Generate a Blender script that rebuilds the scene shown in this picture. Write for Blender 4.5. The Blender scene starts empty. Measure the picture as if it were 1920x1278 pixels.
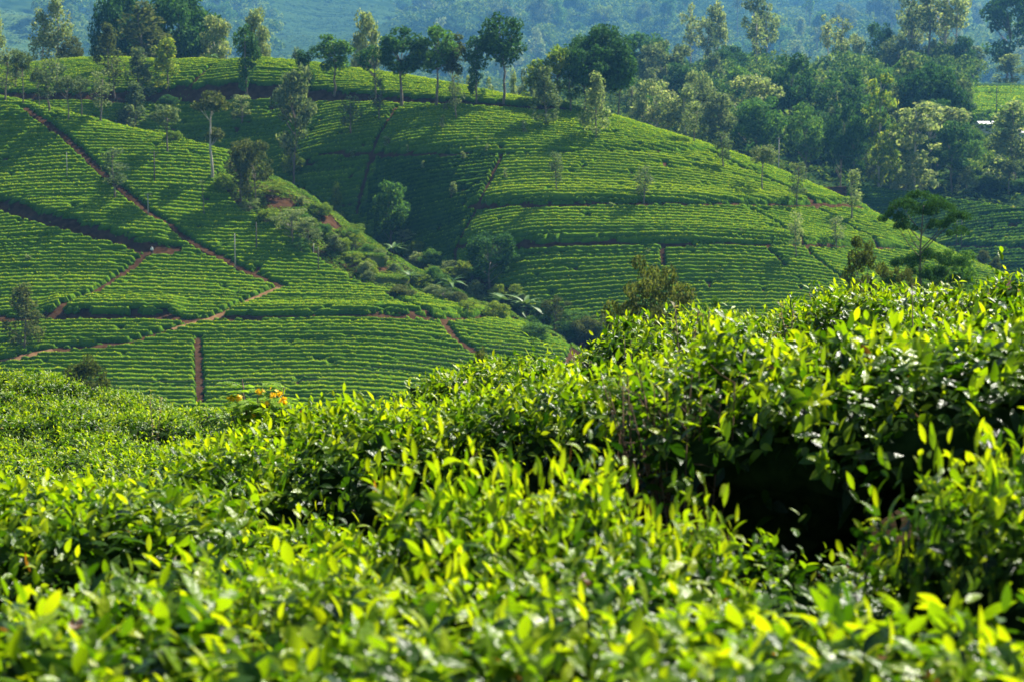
import bpy, bmesh, math, random
import numpy as np
from mathutils import Vector, Matrix, Quaternion

S = bpy.context.scene
COL = S.collection
R = math.radians

# ------------------------------------------------------------------ camera
F_PX, HOR = 3733.0, 200.0            # focal length and horizon row, in photo pixels
PITCH = math.atan((639 - HOR) / F_PX)
cam_d = bpy.data.cameras.new("camera")
cam = bpy.data.objects.new("camera", cam_d)
COL.objects.link(cam)
cam_d.sensor_width = 36.0
cam_d.lens = F_PX / 1920 * 36.0
cam_d.clip_start, cam_d.clip_end = 0.1, 12000
cam.location = (0, 0, 0)
cam.rotation_euler = (R(90) - PITCH, 0, 0)
cam_d.dof.use_dof = True
cam_d.dof.focus_distance = 20.0
cam_d.dof.aperture_fstop = 6.0
S.camera = cam

# ------------------------------------------------------------------ sky, sun, exposure
SUN_EL, SUN_AZ = R(45), R(43)        # azimuth measured from +Y towards +X
w = bpy.data.worlds.new("World")
S.world = w
w.use_nodes = True
nt = w.node_tree
bg = nt.nodes["Background"]
sky = nt.nodes.new("ShaderNodeTexSky")
sky.sky_type = 'NISHITA'
sky.sun_disc = False
sky.sun_elevation = SUN_EL
sky.sun_rotation = SUN_AZ
sky.air_density, sky.dust_density, sky.ozone_density = 1.0, 1.0, 1.0
nt.links.new(sky.outputs[0], bg.inputs[0])
bg.inputs[1].default_value = 0.05
sun_d = bpy.data.lights.new("sun", 'SUN')
sun_d.energy = 5.0
sun_d.angle = R(0.5)
sun_d.color = (1.0, 0.95, 0.84)
sun = bpy.data.objects.new("sun", sun_d)
COL.objects.link(sun)
sd = Vector((math.sin(SUN_AZ) * math.cos(SUN_EL), math.cos(SUN_AZ) * math.cos(SUN_EL), math.sin(SUN_EL)))
sun.rotation_euler = sd.to_track_quat('Z', 'Y').to_euler()
S.view_settings.view_transform = 'Standard'
S.view_settings.look = 'None'
S.view_settings.exposure = 1.68
S.view_settings.gamma = 1.0
S.cycles.use_denoising = True
S.cycles.max_bounces = 8
S.cycles.transmission_bounces = 6
S.cycles.diffuse_bounces = 3
S.cycles.glossy_bounces = 2
S.cycles.volume_bounces = 0
S.cycles.sample_clamp_indirect = 4.0

# ------------------------------------------------------------------ helpers
rng = np.random.default_rng(7)
CP, SP = math.cos(PITCH), math.sin(PITCH)

def at(px, py, Y):
    """photo pixel + distance along +Y -> world point"""
    dx, dy = (np.asarray(px, float) - 960) / F_PX, (639 - np.asarray(py, float)) / F_PX
    yy = CP + dy * SP
    zz = -SP + dy * CP
    t = Y / yy
    return np.stack(np.broadcast_arrays(dx * t, Y + 0 * t, zz * t), -1)

def proj(P):
    """world -> photo pixel"""
    P = np.asarray(P, float)
    d = P[..., 1] * CP - P[..., 2] * SP
    u = P[..., 1] * SP + P[..., 2] * CP
    return 960 + F_PX * P[..., 0] / d, 639 - F_PX * u / d

def hash2(i, j, s=0):
    v = np.sin(i * 127.1 + j * 311.7 + s * 74.7) * 43758.5453
    return v - np.floor(v)

def vnoise(x, y, s=0):
    i, j = np.floor(x), np.floor(y)
    a, b = x - i, y - j
    a, b = a * a * (3 - 2 * a), b * b * (3 - 2 * b)
    return (hash2(i, j, s) * (1 - a) + hash2(i + 1, j, s) * a) * (1 - b) + \
           (hash2(i, j + 1, s) * (1 - a) + hash2(i + 1, j + 1, s) * a) * b

def sstep(a, b, x):
    t = np.clip((x - a) / (b - a), 0, 1)
    return t * t * (3 - 2 * t)

def unit(v):
    return v / np.maximum(np.linalg.norm(v, axis=-1, keepdims=True), 1e-9)

def mesh_np(name, V, Fs, tone=None, mat_idx=None, smooth=True):
    """V (n,3); Fs: list of index arrays (m,k) - quads and/or triangles"""
    me = bpy.data.meshes.new(name)
    V = np.asarray(V, np.float32)
    Fs = [np.asarray(f, np.int32) for f in (Fs if isinstance(Fs, list) else [Fs]) if len(f)]
    me.vertices.add(len(V))
    me.vertices.foreach_set("co", V.ravel())
    loops = np.concatenate([f.ravel() for f in Fs])
    tot = np.concatenate([np.full(len(f), f.shape[1], np.int32) for f in Fs])
    me.loops.add(len(loops))
    me.loops.foreach_set("vertex_index", loops)
    me.polygons.add(len(tot))
    me.polygons.foreach_set("loop_start", np.concatenate([[0], np.cumsum(tot)[:-1]]).astype(np.int32))
    if mat_idx is not None:
        me.polygons.foreach_set("material_index", np.asarray(mat_idx, np.int32))
    me.polygons.foreach_set("use_smooth", np.full(len(tot), smooth, bool))
    if tone is not None:
        a = me.attributes.new("tone", 'FLOAT', 'POINT')
        a.data.foreach_set("value", np.asarray(tone, np.float32))
    me.update()
    return me

class Geo:
    """collects vertices, faces (quads/tris) and tone into one mesh"""
    def __init__(s): s.V, s.F, s.T, s.n = [], [], [], 0
    def add(s, V, F, tone=0.0):
        V = np.asarray(V, float).reshape(-1, 3)
        for f in (F if isinstance(F, list) else [F]):
            if len(f): s.F.append(np.asarray(f) + s.n)
        s.V.append(V); s.n += len(V)
        s.T.append(np.broadcast_to(np.asarray(tone, float), (len(V),)))
        return s
    def mesh(s, name, smooth=True):
        q = [f for f in s.F if f.shape[1] == 4]; t = [f for f in s.F if f.shape[1] == 3]
        fs = ([np.concatenate(q)] if q else []) + ([np.concatenate(t)] if t else [])
        return mesh_np(name, np.concatenate(s.V), fs, np.concatenate(s.T), smooth=smooth)

def obj(name, me, mats=(), parent=None, loc=None, rz=None, scale=None):
    o = bpy.data.objects.new(name, me)
    COL.objects.link(o)
    if me is not None and not me.materials:
        for m in (mats if isinstance(mats, (list, tuple)) else [mats]):
            me.materials.append(m)
    if parent: o.parent = parent
    if loc is not None: o.location = [float(v) for v in loc]
    if rz is not None: o.rotation_euler = (0, 0, float(rz))
    if scale is not None: o.scale = [float(v) for v in scale]
    return o

def tag(o, label=None, cat=None, group=None, kind=None):
    if label: o["label"] = label
    if cat: o["category"] = cat
    if group: o["group"] = group
    if kind: o["kind"] = kind
    return o

def blades(P, D, N, L, W, curl=0.3, fold=0.25, segs=4):
    """curved leaf blades. P,D,N (n,3); returns V,F (quads)"""
    n = len(P)
    L = np.broadcast_to(L, (n,)); W = np.broadcast_to(W, (n,)); curl = np.broadcast_to(curl, (n,))
    D = unit(D); N = unit(N - D * (N * D).sum(-1, keepdims=True)); Sx = np.cross(D, N)
    t = np.linspace(0, 1, segs + 1)
    wp = np.sin(np.pi * t ** 0.85) ** 0.8; wp[0] = 0.06; wp[-1] = 0.03
    ctr = P[:, None] + D[:, None] * (L[:, None] * (t - 0.12 * abs(curl)[:, None] * t * t))[..., None] \
        - N[:, None] * (curl[:, None] * L[:, None] * (t * t)[None])[..., None]
    half = 0.5 * W[:, None] * wp[None]
    le = ctr + Sx[:, None] * half[..., None] + N[:, None] * (fold * half)[..., None]
    ri = ctr - Sx[:, None] * half[..., None] + N[:, None] * (fold * half)[..., None]
    V = np.stack([le, ctr, ri], 2).reshape(-1, 3)
    k = np.arange(segs)
    f1 = np.stack([k * 3, k * 3 + 1, k * 3 + 4, k * 3 + 3], -1)
    f2 = np.stack([k * 3 + 1, k * 3 + 2, k * 3 + 5, k * 3 + 4], -1)
    fb = np.concatenate([f1, f2])
    Fa = (np.arange(n)[:, None, None] * (3 * (segs + 1)) + fb[None]).reshape(-1, 4)
    return V, Fa

def flecks(P, N, size, rg, asp=0.7):
    """small leaf-like quads centred on P with normals N"""
    n = len(P)
    N = unit(N)
    r = unit(rg.normal(size=(n, 3)))
    A = unit(np.cross(N, r)); B = np.cross(N, A)
    s = np.broadcast_to(size, (n,))[:, None]
    V = np.stack([P - A * s, P - B * s * asp + N * s * .18, P + A * s, P + B * s * asp + N * s * .18], 1).reshape(-1, 3)
    return V, np.arange(n * 4).reshape(-1, 4)

def tube(pts, rad, sides=6, cap=True):
    pts = np.asarray(pts, float); m = len(pts)
    rad = np.broadcast_to(rad, (m,))
    T = unit(np.gradient(pts, axis=0))
    ref = np.array([0, 0, 1.0]) if abs(T[:, 2]).mean() < .8 else np.array([1.0, 0, 0])
    A = unit(np.cross(T, ref)); B = np.cross(T, A)
    th = np.arange(sides) * 2 * np.pi / sides
    V = pts[:, None] + rad[:, None, None] * (A[:, None] * np.cos(th)[None, :, None] + B[:, None] * np.sin(th)[None, :, None])
    F = []
    for i in range(m - 1):
        for k in range(sides):
            k2 = (k + 1) % sides
            F.append((i * sides + k, i * sides + k2, (i + 1) * sides + k2, (i + 1) * sides + k))
    V = V.reshape(-1, 3)
    Fl = [np.array(F)]
    if cap:
        V = np.concatenate([V, pts[:1], pts[-1:]])
        a, b = m * sides, m * sides + 1
        tr = [(a, (k + 1) % sides, k) for k in range(sides)] + [(b, (m - 1) * sides + k, (m - 1) * sides + (k + 1) % sides) for k in range(sides)]
        Fl.append(np.array(tr))
    return V, Fl

def box(c, s, rz=0.0):
    c = np.asarray(c, float); s = np.asarray(s, float) / 2
    v = np.array([[x, y, z] for z in (-1, 1) for y in (-1, 1) for x in (-1, 1)], float) * s
    ca, sa = math.cos(rz), math.sin(rz)
    v = np.stack([v[:, 0] * ca - v[:, 1] * sa, v[:, 0] * sa + v[:, 1] * ca, v[:, 2]], -1) + c
    return v, np.array([[0, 2, 3, 1], [4, 5, 7, 6], [0, 1, 5, 4], [2, 6, 7, 3], [0, 4, 6, 2], [1, 3, 7, 5]])

# ------------------------------------------------------------------ materials
def nodes(name):
    m = bpy.data.materials.new(name); m.use_nodes = True
    n = m.node_tree; n.nodes.clear()
    out = n.nodes.new("ShaderNodeOutputMaterial")
    return m, n, out

def ramp(n, stops, src=None):
    r = n.nodes.new("ShaderNodeValToRGB")
    el = r.color_ramp.elements
    el[0].position, el[0].color = stops[0][0], (*stops[0][1], 1)
    el[1].position, el[1].color = stops[-1][0], (*stops[-1][1], 1)
    for p, c in stops[1:-1]:
        e = el.new(p); e.color = (*c, 1)
    if src is not None: n.links.new(src, r.inputs[0])
    return r

def math_n(n, op, a, b=None, clamp=False):
    m = n.nodes.new("ShaderNodeMath"); m.operation = op; m.use_clamp = clamp
    for i, v in enumerate((a, b)):
        if v is None: continue
        if isinstance(v, (int, float)): m.inputs[i].default_value = v
        else: n.links.new(v, m.inputs[i])
    return m.outputs[0]

def leaf_mat(name, stops, trans=0.4, rough=0.4, spec=0.4, tone=False, noise=None, objvar=0.0, tint=(1.25, 1.25, 0.6), jitter=0.3, bump=None, dead=0):
    m, n, out = nodes(name)
    geo = n.nodes.new("ShaderNodeNewGeometry")
    fac = geo.outputs["Random Per Island"]
    if tone:
        a = n.nodes.new("ShaderNodeAttribute"); a.attribute_name = "tone"
        j = math_n(n, 'MULTIPLY', math_n(n, 'SUBTRACT', fac, 0.5), jitter)
        fac = math_n(n, 'ADD', a.outputs["Fac"], j, True)
    if noise:
        tc = n.nodes.new("ShaderNodeTexCoord")
        nz = n.nodes.new("ShaderNodeTexNoise"); nz.inputs["Scale"].default_value = noise[0]
        n.links.new(tc.outputs["Object"], nz.inputs["Vector"])
        k = math_n(n, 'MULTIPLY', math_n(n, 'SUBTRACT', nz.outputs[0], 0.5), noise[1])
        fac = math_n(n, 'ADD', fac, k, True)
    if objvar:
        oi = n.nodes.new("ShaderNodeObjectInfo")
        k = math_n(n, 'MULTIPLY', math_n(n, 'SUBTRACT', oi.outputs["Random"], 0.5), objvar)
        fac = math_n(n, 'ADD', fac, k, True)
    r = ramp(n, stops, fac)
    col = r.outputs[0]
    if dead:                                     # now and then a browned leaf
        dm = n.nodes.new("ShaderNodeMix"); dm.data_type = 'RGBA'
        n.links.new(math_n(n, 'LESS_THAN', geo.outputs["Random Per Island"], dead), dm.inputs[0])
        n.links.new(col, dm.inputs[6]); dm.inputs[7].default_value = (.16, .075, .022, 1); col = dm.outputs[2]
    p = n.nodes.new("ShaderNodeBsdfPrincipled")
    p.inputs["Roughness"].default_value = rough
    p.inputs["Specular IOR Level"].default_value = spec
    n.links.new(col, p.inputs["Base Color"])
    if bump:
        bt = n.nodes.new("ShaderNodeTexCoord"); bn = n.nodes.new("ShaderNodeTexNoise"); bn.inputs["Scale"].default_value = bump[0]
        n.links.new(bt.outputs["Object"], bn.inputs["Vector"])
        bb = n.nodes.new("ShaderNodeBump"); bb.inputs["Strength"].default_value = bump[1]; bb.inputs["Distance"].default_value = .01
        n.links.new(bn.outputs[0], bb.inputs["Height"]); n.links.new(bb.outputs[0], p.inputs["Normal"])
    tr = n.nodes.new("ShaderNodeBsdfTranslucent")
    mx = n.nodes.new("ShaderNodeMix"); mx.data_type = 'RGBA'; mx.blend_type = 'MULTIPLY'
    mx.inputs[0].default_value = 1.0
    n.links.new(col, mx.inputs[6]); mx.inputs[7].default_value = (*tint, 1)
    n.links.new(mx.outputs[2], tr.inputs[0])
    ms = n.nodes.new("ShaderNodeMixShader"); ms.inputs[0].default_value = trans
    n.links.new(p.outputs[0], ms.inputs[1]); n.links.new(tr.outputs[0], ms.inputs[2])
    n.links.new(ms.outputs[0], out.inputs[0])
    return m

def solid_mat(name, c1, c2, scale=3.0, rough=0.85, bump=0.0, detail=6.0, spec=0.3, lo=.35, hi=.65):
    m, n, out = nodes(name)
    tc = n.nodes.new("ShaderNodeTexCoord")
    nz = n.nodes.new("ShaderNodeTexNoise")
    nz.inputs["Scale"].default_value = scale; nz.inputs["Detail"].default_value = detail
    n.links.new(tc.outputs["Object"], nz.inputs["Vector"])
    r = ramp(n, [(lo, c1), (hi, c2)], nz.outputs[0])
    p = n.nodes.new("ShaderNodeBsdfPrincipled")
    p.inputs["Roughness"].default_value = rough
    p.inputs["Specular IOR Level"].default_value = spec
    n.links.new(r.outputs[0], p.inputs["Base Color"])
    if bump:
        b = n.nodes.new("ShaderNodeBump"); b.inputs["Strength"].default_value = bump; b.inputs["Distance"].default_value = 0.1
        n.links.new(nz.outputs[0], b.inputs["Height"]); n.links.new(b.outputs[0], p.inputs["Normal"])
    n.links.new(p.outputs[0], out.inputs[0])
    return m

M = {}
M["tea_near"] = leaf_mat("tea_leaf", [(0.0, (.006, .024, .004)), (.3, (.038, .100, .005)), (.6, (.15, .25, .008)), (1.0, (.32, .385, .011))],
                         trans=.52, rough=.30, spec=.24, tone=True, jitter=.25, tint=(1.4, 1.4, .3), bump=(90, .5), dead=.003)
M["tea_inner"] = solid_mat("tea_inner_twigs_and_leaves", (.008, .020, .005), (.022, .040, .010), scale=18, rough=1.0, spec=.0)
M["tea_far"] = leaf_mat("tea_leaf_distant", [(0.0, (.022, .066, .006)), (.5, (.155, .27, .009)), (1.0, (.45, .50, .016))], trans=.35, rough=.8, spec=.0,
                        tone=True, jitter=.45, tint=(1.4, 1.4, .4))
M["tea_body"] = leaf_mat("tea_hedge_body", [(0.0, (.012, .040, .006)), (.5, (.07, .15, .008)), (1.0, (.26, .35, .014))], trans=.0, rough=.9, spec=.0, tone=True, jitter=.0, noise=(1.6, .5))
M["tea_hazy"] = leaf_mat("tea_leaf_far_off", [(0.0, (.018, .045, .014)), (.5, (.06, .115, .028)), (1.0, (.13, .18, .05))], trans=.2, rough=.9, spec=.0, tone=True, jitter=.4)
M["soil"] = solid_mat("red_soil", (.038, .0195, .0100), (.074, .040, .0210), scale=.8, bump=.4, spec=.0)
M["bare_track"] = solid_mat("pale_track_earth", (.125, .066, .031), (.20, .118, .06), scale=1.2, bump=.3, spec=.0)
M["grassy"] = solid_mat("grassy_earth", (.030, .075, .014), (.11, .12, .035), scale=.25, bump=.6, spec=.0)
M["forest_floor"] = solid_mat("forest_floor", (.010, .028, .009), (.03, .06, .016), scale=.05, bump=.3, spec=0.0)
M["bark"] = solid_mat("grey_bark", (.09, .07, .05), (.20, .17, .13), scale=14, bump=.4)
M["bark_pale"] = solid_mat("pale_bark", (.28, .25, .20), (.46, .42, .36), scale=10, bump=.2)
M["stem"] = solid_mat("woody_stem", (.05, .035, .022), (.13, .10, .07), scale=25, bump=.4)
# ------------------------------------------------------------------ terrain: smooth heightfields through surveyed points
class Hill:
    def __init__(s, pts, lam=1e-4):
        s.steps = []; s.relief = None
        P = np.asarray(pts, float)
        s.c = P[:, :2] / 100.0
        n = len(P)
        K = s.k(s.c, s.c) + lam * np.eye(n)
        A = np.zeros((n + 3, n + 3)); A[:n, :n] = K
        A[:n, n] = 1; A[:n, n + 1:] = s.c; A[n, :n] = 1; A[n + 1:, :n] = s.c.T
        s.w = np.linalg.solve(A, np.concatenate([P[:, 2], np.zeros(3)]))
    @staticmethod
    def k(a, b):
        d2 = ((a[:, None] - b[None]) ** 2).sum(-1)
        return 0.5 * d2 * np.log(d2 + 1e-12)
    def z(s, x, y):
        x, y = np.broadcast_arrays(np.asarray(x, float), np.asarray(y, float))
        q = np.stack([x.ravel(), y.ravel()], -1) / 100.0
        o = np.empty(len(q))
        for i in range(0, len(q), 40000):
            b = q[i:i + 40000]
            o[i:i + 40000] = s.k(b, s.c) @ s.w[:-3] + s.w[-3] + b @ s.w[-2:]
        o = o.reshape(x.shape)
        for xs, ys, h, fade in s.steps:      # cut banks above the level tracks
            yd = y - np.interp(x, xs, ys)
            end = sstep(xs[0], xs[0] + 4, x) * (1 - sstep(xs[-1] - 4, xs[-1], x))
            o = o + h * end * sstep(.7, 1.7, yd) * (1 - sstep(3, fade, yd))
        if s.relief:
            a, wx, wy = s.relief
            o = o + a * sstep(1725, 2250, y) * (vnoise(x / wx + .0008 * y, y / wy, 12) + .4 * vnoise(x / wx * 2.3, y / wy * 2.3, 13) - .7)
        return o
    def hit(s, px, py, y0=250, y1=760, step=.5):
        """first point of the surface met by the ray through a photo pixel"""
        Y = np.arange(y0, y1, step)
        P = at(px, py, Y)
        d = s.z(P[:, 0], P[:, 1]) - P[:, 2]
        i = np.where(d >= 0)[0]
        i = i[0] if len(i) else int(np.argmax(d))
        return P[i]

def survey(rows, back=(45, -18)):
    """rows of (px,py,Y); rows flagged 'sky' also get a point behind that falls away"""
    out = []
    for px, py, Y, *f in rows:
        p = at(px, py, Y); out.append(p)
        if f:
            out.append(p + np.array([0, 14, -2.5])); out.append(p + np.array([p[0] * .08, back[0], back[1]]))
    return out

def grid_mesh(name, hill, x0, x1, y0, y1, st, drop=0.0, rough=0.0):
    nx, ny = int((x1 - x0) / st) + 1, int((y1 - y0) / st) + 1
    X, Y = np.meshgrid(np.linspace(x0, x1, nx), np.linspace(y0, y1, ny))
    Z = hill.z(X, Y) - drop
    if rough: Z = Z + rough * (vnoise(X / 3, Y / 3, 1) + .5 * vnoise(X / 1.1, Y / 1.1, 2) - .75)
    V = np.stack([X, Y, Z], -1).reshape(-1, 3)
    i = np.arange(nx * ny).reshape(ny, nx)
    Fq = np.stack([i[:-1, :-1], i[:-1, 1:], i[1:, 1:], i[1:, :-1]], -1).reshape(-1, 4)
    return V, Fq

def in_poly(px, py, poly):
    poly = np.asarray(poly, float); r = np.zeros(np.shape(px), bool)
    j = len(poly) - 1
    for i in range(len(poly)):
        xi, yi = poly[i]; xj, yj = poly[j]
        c = ((yi > py) != (yj > py)) & (px < (xj - xi) * (py - yi) / (yj - yi + 1e-12) + xi)
        r ^= c; j = i
    return r

S_ = 'sky'
MAIN_SKY = [(-200, 140, 535), (0, 132, 532), (130, 117, 530), (250, 115, 528), (400, 128, 522), (480, 121, 520), (560, 127, 518), (640, 138, 515), (780, 152, 510),
            (900, 175, 504), (1000, 194, 496), (1080, 208, 489), (1150, 222, 484), (1250, 254, 478), (1350, 284, 474), (1450, 320, 470),
            (1550, 362, 465), (1650, 410, 458), (1750, 462, 450), (1880, 520, 440), (2000, 575, 428)]
main_hill = Hill(survey([(*r, S_) for r in MAIN_SKY] + [
    (0, 185, 490), (150, 205, 478), (300, 190, 482), (440, 180, 480), (640, 190, 474), (760, 197, 470), (900, 203, 468), (1000, 210, 470),
    (350, 265, 474), (480, 290, 468), (600, 292, 456), (750, 292, 447), (900, 292, 440), (1050, 290, 440), (1200, 290, 445), (1320, 292, 455), (1480, 345, 456),
    (620, 385, 448), (750, 388, 438), (880, 390, 426), (1050, 388, 418), (1200, 386, 420), (1400, 388, 428), (1540, 392, 442),
    (680, 470, 438), (780, 478, 426), (880, 470, 413), (1000, 465, 406), (1250, 463, 404), (1500, 465, 410), (1690, 470, 432),
    (760, 540, 420), (860, 568, 404), (1050, 590, 392), (1300, 578, 386), (1550, 548, 394), (1750, 560, 410),
    (300, 420, 440), (450, 520, 415), (600, 640, 392), (900, 700, 374), (1300, 690, 362), (1700, 650, 376), (100, 330, 440), (0, 300, 450),
    (0, 700, 400), (200, 740, 380), (-300, 700, 400), (400, 850, 335), (0, 960, 330), (-300, 960, 330), (-300, 400, 440), (800, 900, 330)]))

LEFT_SKY = [(-200, 172, 455), (0, 195, 440), (45, 203, 437), (150, 230, 432), (300, 264, 428), (433, 297, 424), (470, 322, 422), (520, 350, 420),
            (570, 374, 416), (630, 417, 412), (700, 467, 406), (770, 512, 400), (850, 548, 394), (930, 588, 385), (1000, 617, 379), (1065, 648, 373), (1140, 700, 364)]
left_hill = Hill(survey([(*r, S_) for r in LEFT_SKY] + [
    (-150, 400, 410), (0, 300, 422), (0, 400, 404), (150, 330, 413), (300, 400, 401), (285, 475, 388), (400, 400, 404), (470, 515, 383), (530, 541, 379), (600, 500, 388), (560, 440, 398),
    (690, 549, 379), (0, 600, 363), (0, 500, 383), (-150, 600, 366), (350, 606, 359), (620, 600, 360), (780, 598, 363), (900, 600, 373),
    (0, 690, 341), (200, 640, 350), (400, 740, 333), (700, 760, 330), (880, 720, 345), (1000, 760, 345), (400, 850, 312), (0, 850, 312), (800, 880, 315), (-200, 760, 330)],
    back=(34, -24)))

shade_hill = Hill(survey([(1600, 350, 572, S_), (1700, 366, 566, S_), (1760, 374, 560, S_), (1850, 384, 552, S_), (1920, 393, 546, S_), (2100, 420, 530, S_), (2300, 460, 510, S_),
    (1750, 450, 546), (1920, 510, 524), (1800, 580, 512), (2100, 520, 508), (1600, 520, 532), (2300, 560, 482), (1950, 450, 533), (1700, 420, 556)], back=(40, -6)))

forest_hill = Hill(survey([(1000, 330, 560), (1200, 300, 570), (1400, 350, 560), (1550, 400, 560), (1750, 372, 590), (1920, 366, 590), (2200, 380, 590),
    (1000, 230, 680), (1200, 250, 650), (1400, 270, 650), (1600, 300, 640), (1800, 290, 650), (1920, 262, 680), (2200, 260, 680),
    (1000, 190, 800), (1200, 190, 800), (1400, 200, 790), (1600, 205, 780), (1760, 214, 770), (1920, 218, 768), (2200, 220, 770),
    (1000, 175, 900), (1200, 170, 900), (1400, 170, 900), (1600, 165, 890), (1800, 161, 850), (1920, 164, 850), (2200, 168, 860),
    (1000, 196, 1010), (1400, 192, 1010), (1800, 190, 1010), (2200, 190, 1010)]))

FARP = [(px, 205, 700) for px in (-400, 0, 400, 800, 1200, 1600, 2000, 2400)] + [(px, 175, 900) for px in (-400, 0, 400, 800, 1200)] + \
    [(px, 187, 950) for px in (1300, 1600, 1900, 2300)] + \
    [(-400, 112, 1030), (0, 112, 1030), (200, 112, 1060), (400, 120, 1080), (600, 108, 1080), (760, 130, 1100), (1000, 120, 1150), (1300, 130, 1150), (1600, 132, 1150), (1900, 145, 1150), (2300, 150, 1150),
     (-400, 30, 1200), (0, 20, 1210), (60, 30, 1230), (130, 70, 1300), (300, 60, 1320), (450, 55, 1330), (600, 40, 1270), (720, 45, 1330), (850, 60, 1400), (1100, 45, 1420), (1400, 40, 1420), (1650, 60, 1420), (1800, 70, 1500), (2000, 60, 1450), (2300, 50, 1400),
     (-400, -60, 1400), (0, -50, 1400), (130, 0, 1560), (300, -10, 1600), (500, -40, 1500), (650, -20, 1500), (740, 10, 1600), (1000, -30, 1700), (1400, -40, 1700), (1700, -10, 1750), (1900, -30, 1700), (2300, -40, 1700),
     (-400, -200, 1900), (0, -190, 1900), (500, -200, 1950), (1000, -210, 2000), (1500, -210, 2000), (2300, -210, 2000),
     (-400, -270, 2500), (500, -270, 2500), (1500, -270, 2500), (2400, -270, 2500)]
FS = 2.4      # the far mountain side stands well back, so the air in between shows
far_hill = Hill([at(p[0], p[1], p[2] * FS) for p in FARP])
far_hill.relief = (60, 195, 430)

def terrain(name, hill, x0, x1, y0, y1, st, m, label, rough=.3):
    V, Fq = grid_mesh(name, hill, x0, x1, y0, y1, st, rough=rough)
    o = obj(name, mesh_np(name, V, Fq), m)
    return tag(o, label, "hill", kind="structure")

# paths on the left spur (photo pixels, width m)
left_paths = [([(45, 205), (120, 260), (200, 335), (280, 405), (370, 465), (460, 513), (528, 541)], 2.0),
              ([(-60, 385), (0, 395), (60, 412), (150, 438), (230, 462), (285, 476), (330, 472)], 2.6),
              ([(278, 478), (250, 505), (190, 545), (100, 600), (-60, 612)], 1.9),
              ([(-60, 600), (100, 600), (250, 598), (350, 604), (405, 602), (620, 600), (780, 599), (830, 606), (930, 597)], 2.2),
              ([(528, 541), (470, 566), (405, 598), (370, 608), (325, 620), (230, 650)], 1.7),
              ([(370, 640), (375, 760)], 1.6),
              ([(735, 562), (790, 590), (830, 608), (850, 635), (890, 665)], 1.7),
              ([(230, 650), (100, 660), (40, 672), (-60, 700)], 2.4)]
main_paths = [([(-50, 188), (200, 190), (290, 187), (440, 178), (640, 189), (760, 196), (900, 202), (1000, 209), (1085, 212)], 3.0),
              ([(350, 182), (392, 138)], 1.2),
              ([(742, 205), (715, 250), (695, 300), (682, 350), (670, 400)], 1.0),
              ([(940, 295), (908, 370), (880, 420), (855, 470), (850, 510)], 1.1),
              ([(600, 293), (760, 296), (880, 293), (1100, 290), (1330, 287)], .9),
              ([(880, 392), (1050, 391), (1200, 388), (1400, 389), (1640, 394)], 1.5),
              ([(860, 466), (960, 466), (1250, 464), (1400, 465), (1560, 468), (1700, 472)], 1.3),
              ([(1330, 287), (1400, 322), (1450, 345), (1490, 362), (1520, 385)], 1.8),
              ([(1405, 395), (1460, 425), (1500, 455), (1525, 485), (1600, 545)], 1.1),
              ([(1530, 395), (1580, 420), (1625, 450), (1650, 472)], 1.1),
              ([(1242, 466), (1244, 500)], 1.0), ([(1440, 470), (1470, 500)], 1.2)]
def on_hill(hill, pix, n=7, **k):
    out = []
    for (a, b) in zip(pix[:-1], pix[1:]):
        for t in np.linspace(0, 1, n)[:-1]:
            out.append(hill.hit(a[0] + (b[0] - a[0]) * t, a[1] + (b[1] - a[1]) * t, **k))
    out.append(hill.hit(*pix[-1], **k))
    return np.array(out)

def cut_bank(hill, pix, h, fade, y0):
    c = on_hill(hill, pix, y0=y0); c = c[np.argsort(c[:, 0])]
    return (c[:, 0], c[:, 1], h, fade)
LPW = [(on_hill(left_hill, p, y0=325), wd) for p, wd in left_paths]
MPW = [(on_hill(main_hill, p, y0=372), wd) for p, wd in main_paths]
_ls = [cut_bank(left_hill, left_paths[1][0], 1.25, 14, 325), cut_bank(left_hill, [(60, 601), (250, 598), (350, 604)], 1.3, 12, 325), cut_bank(left_hill, [(405, 602), (620, 600), (780, 599), (930, 597)], .8, 9, 325)]
_ms = [cut_bank(main_hill, main_paths[0][0], 1.2, 18, 372), cut_bank(main_hill, main_paths[5][0], .9, 9, 372), cut_bank(main_hill, main_paths[6][0], .9, 9, 372), cut_bank(main_hill, main_paths[4][0], .5, 7, 372)]
left_hill.steps = _ls; main_hill.steps = _ms

# base sheet under everything, far below in the valley and out to the horizon
V, Fq = box((475, 2950, -95), (7400, 6500, .5))
tag(obj("ground", mesh_np("ground", V, Fq, smooth=False), M["forest_floor"]), "valley floor far below the tea slopes", "ground", kind="structure")
terrain("hill", main_hill, -170, 150, 320, 585, 1.6, M["soil"], "domed tea hill in the middle of the valley, red soil under its rows")
terrain("hill", left_hill, -150, 40, 300, 480, 1.6, M["soil"], "left tea spur with red soil paths running down it")
terrain("hill", shade_hill, 70, 240, 440, 610, 2.5, M["soil"], "shaded slope at the far right under its dark tea")
terrain("hill", forest_hill, -60, 380, 545, 1010, 6, M["forest_floor"], "wooded rise behind the domed hill on the right", rough=1.5)
terrain("hill", far_hill, -1650, 2325, 1680, 4550, 32, M["forest_floor"], "hazy far mountain side filling the top of the view", rough=3)

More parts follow.
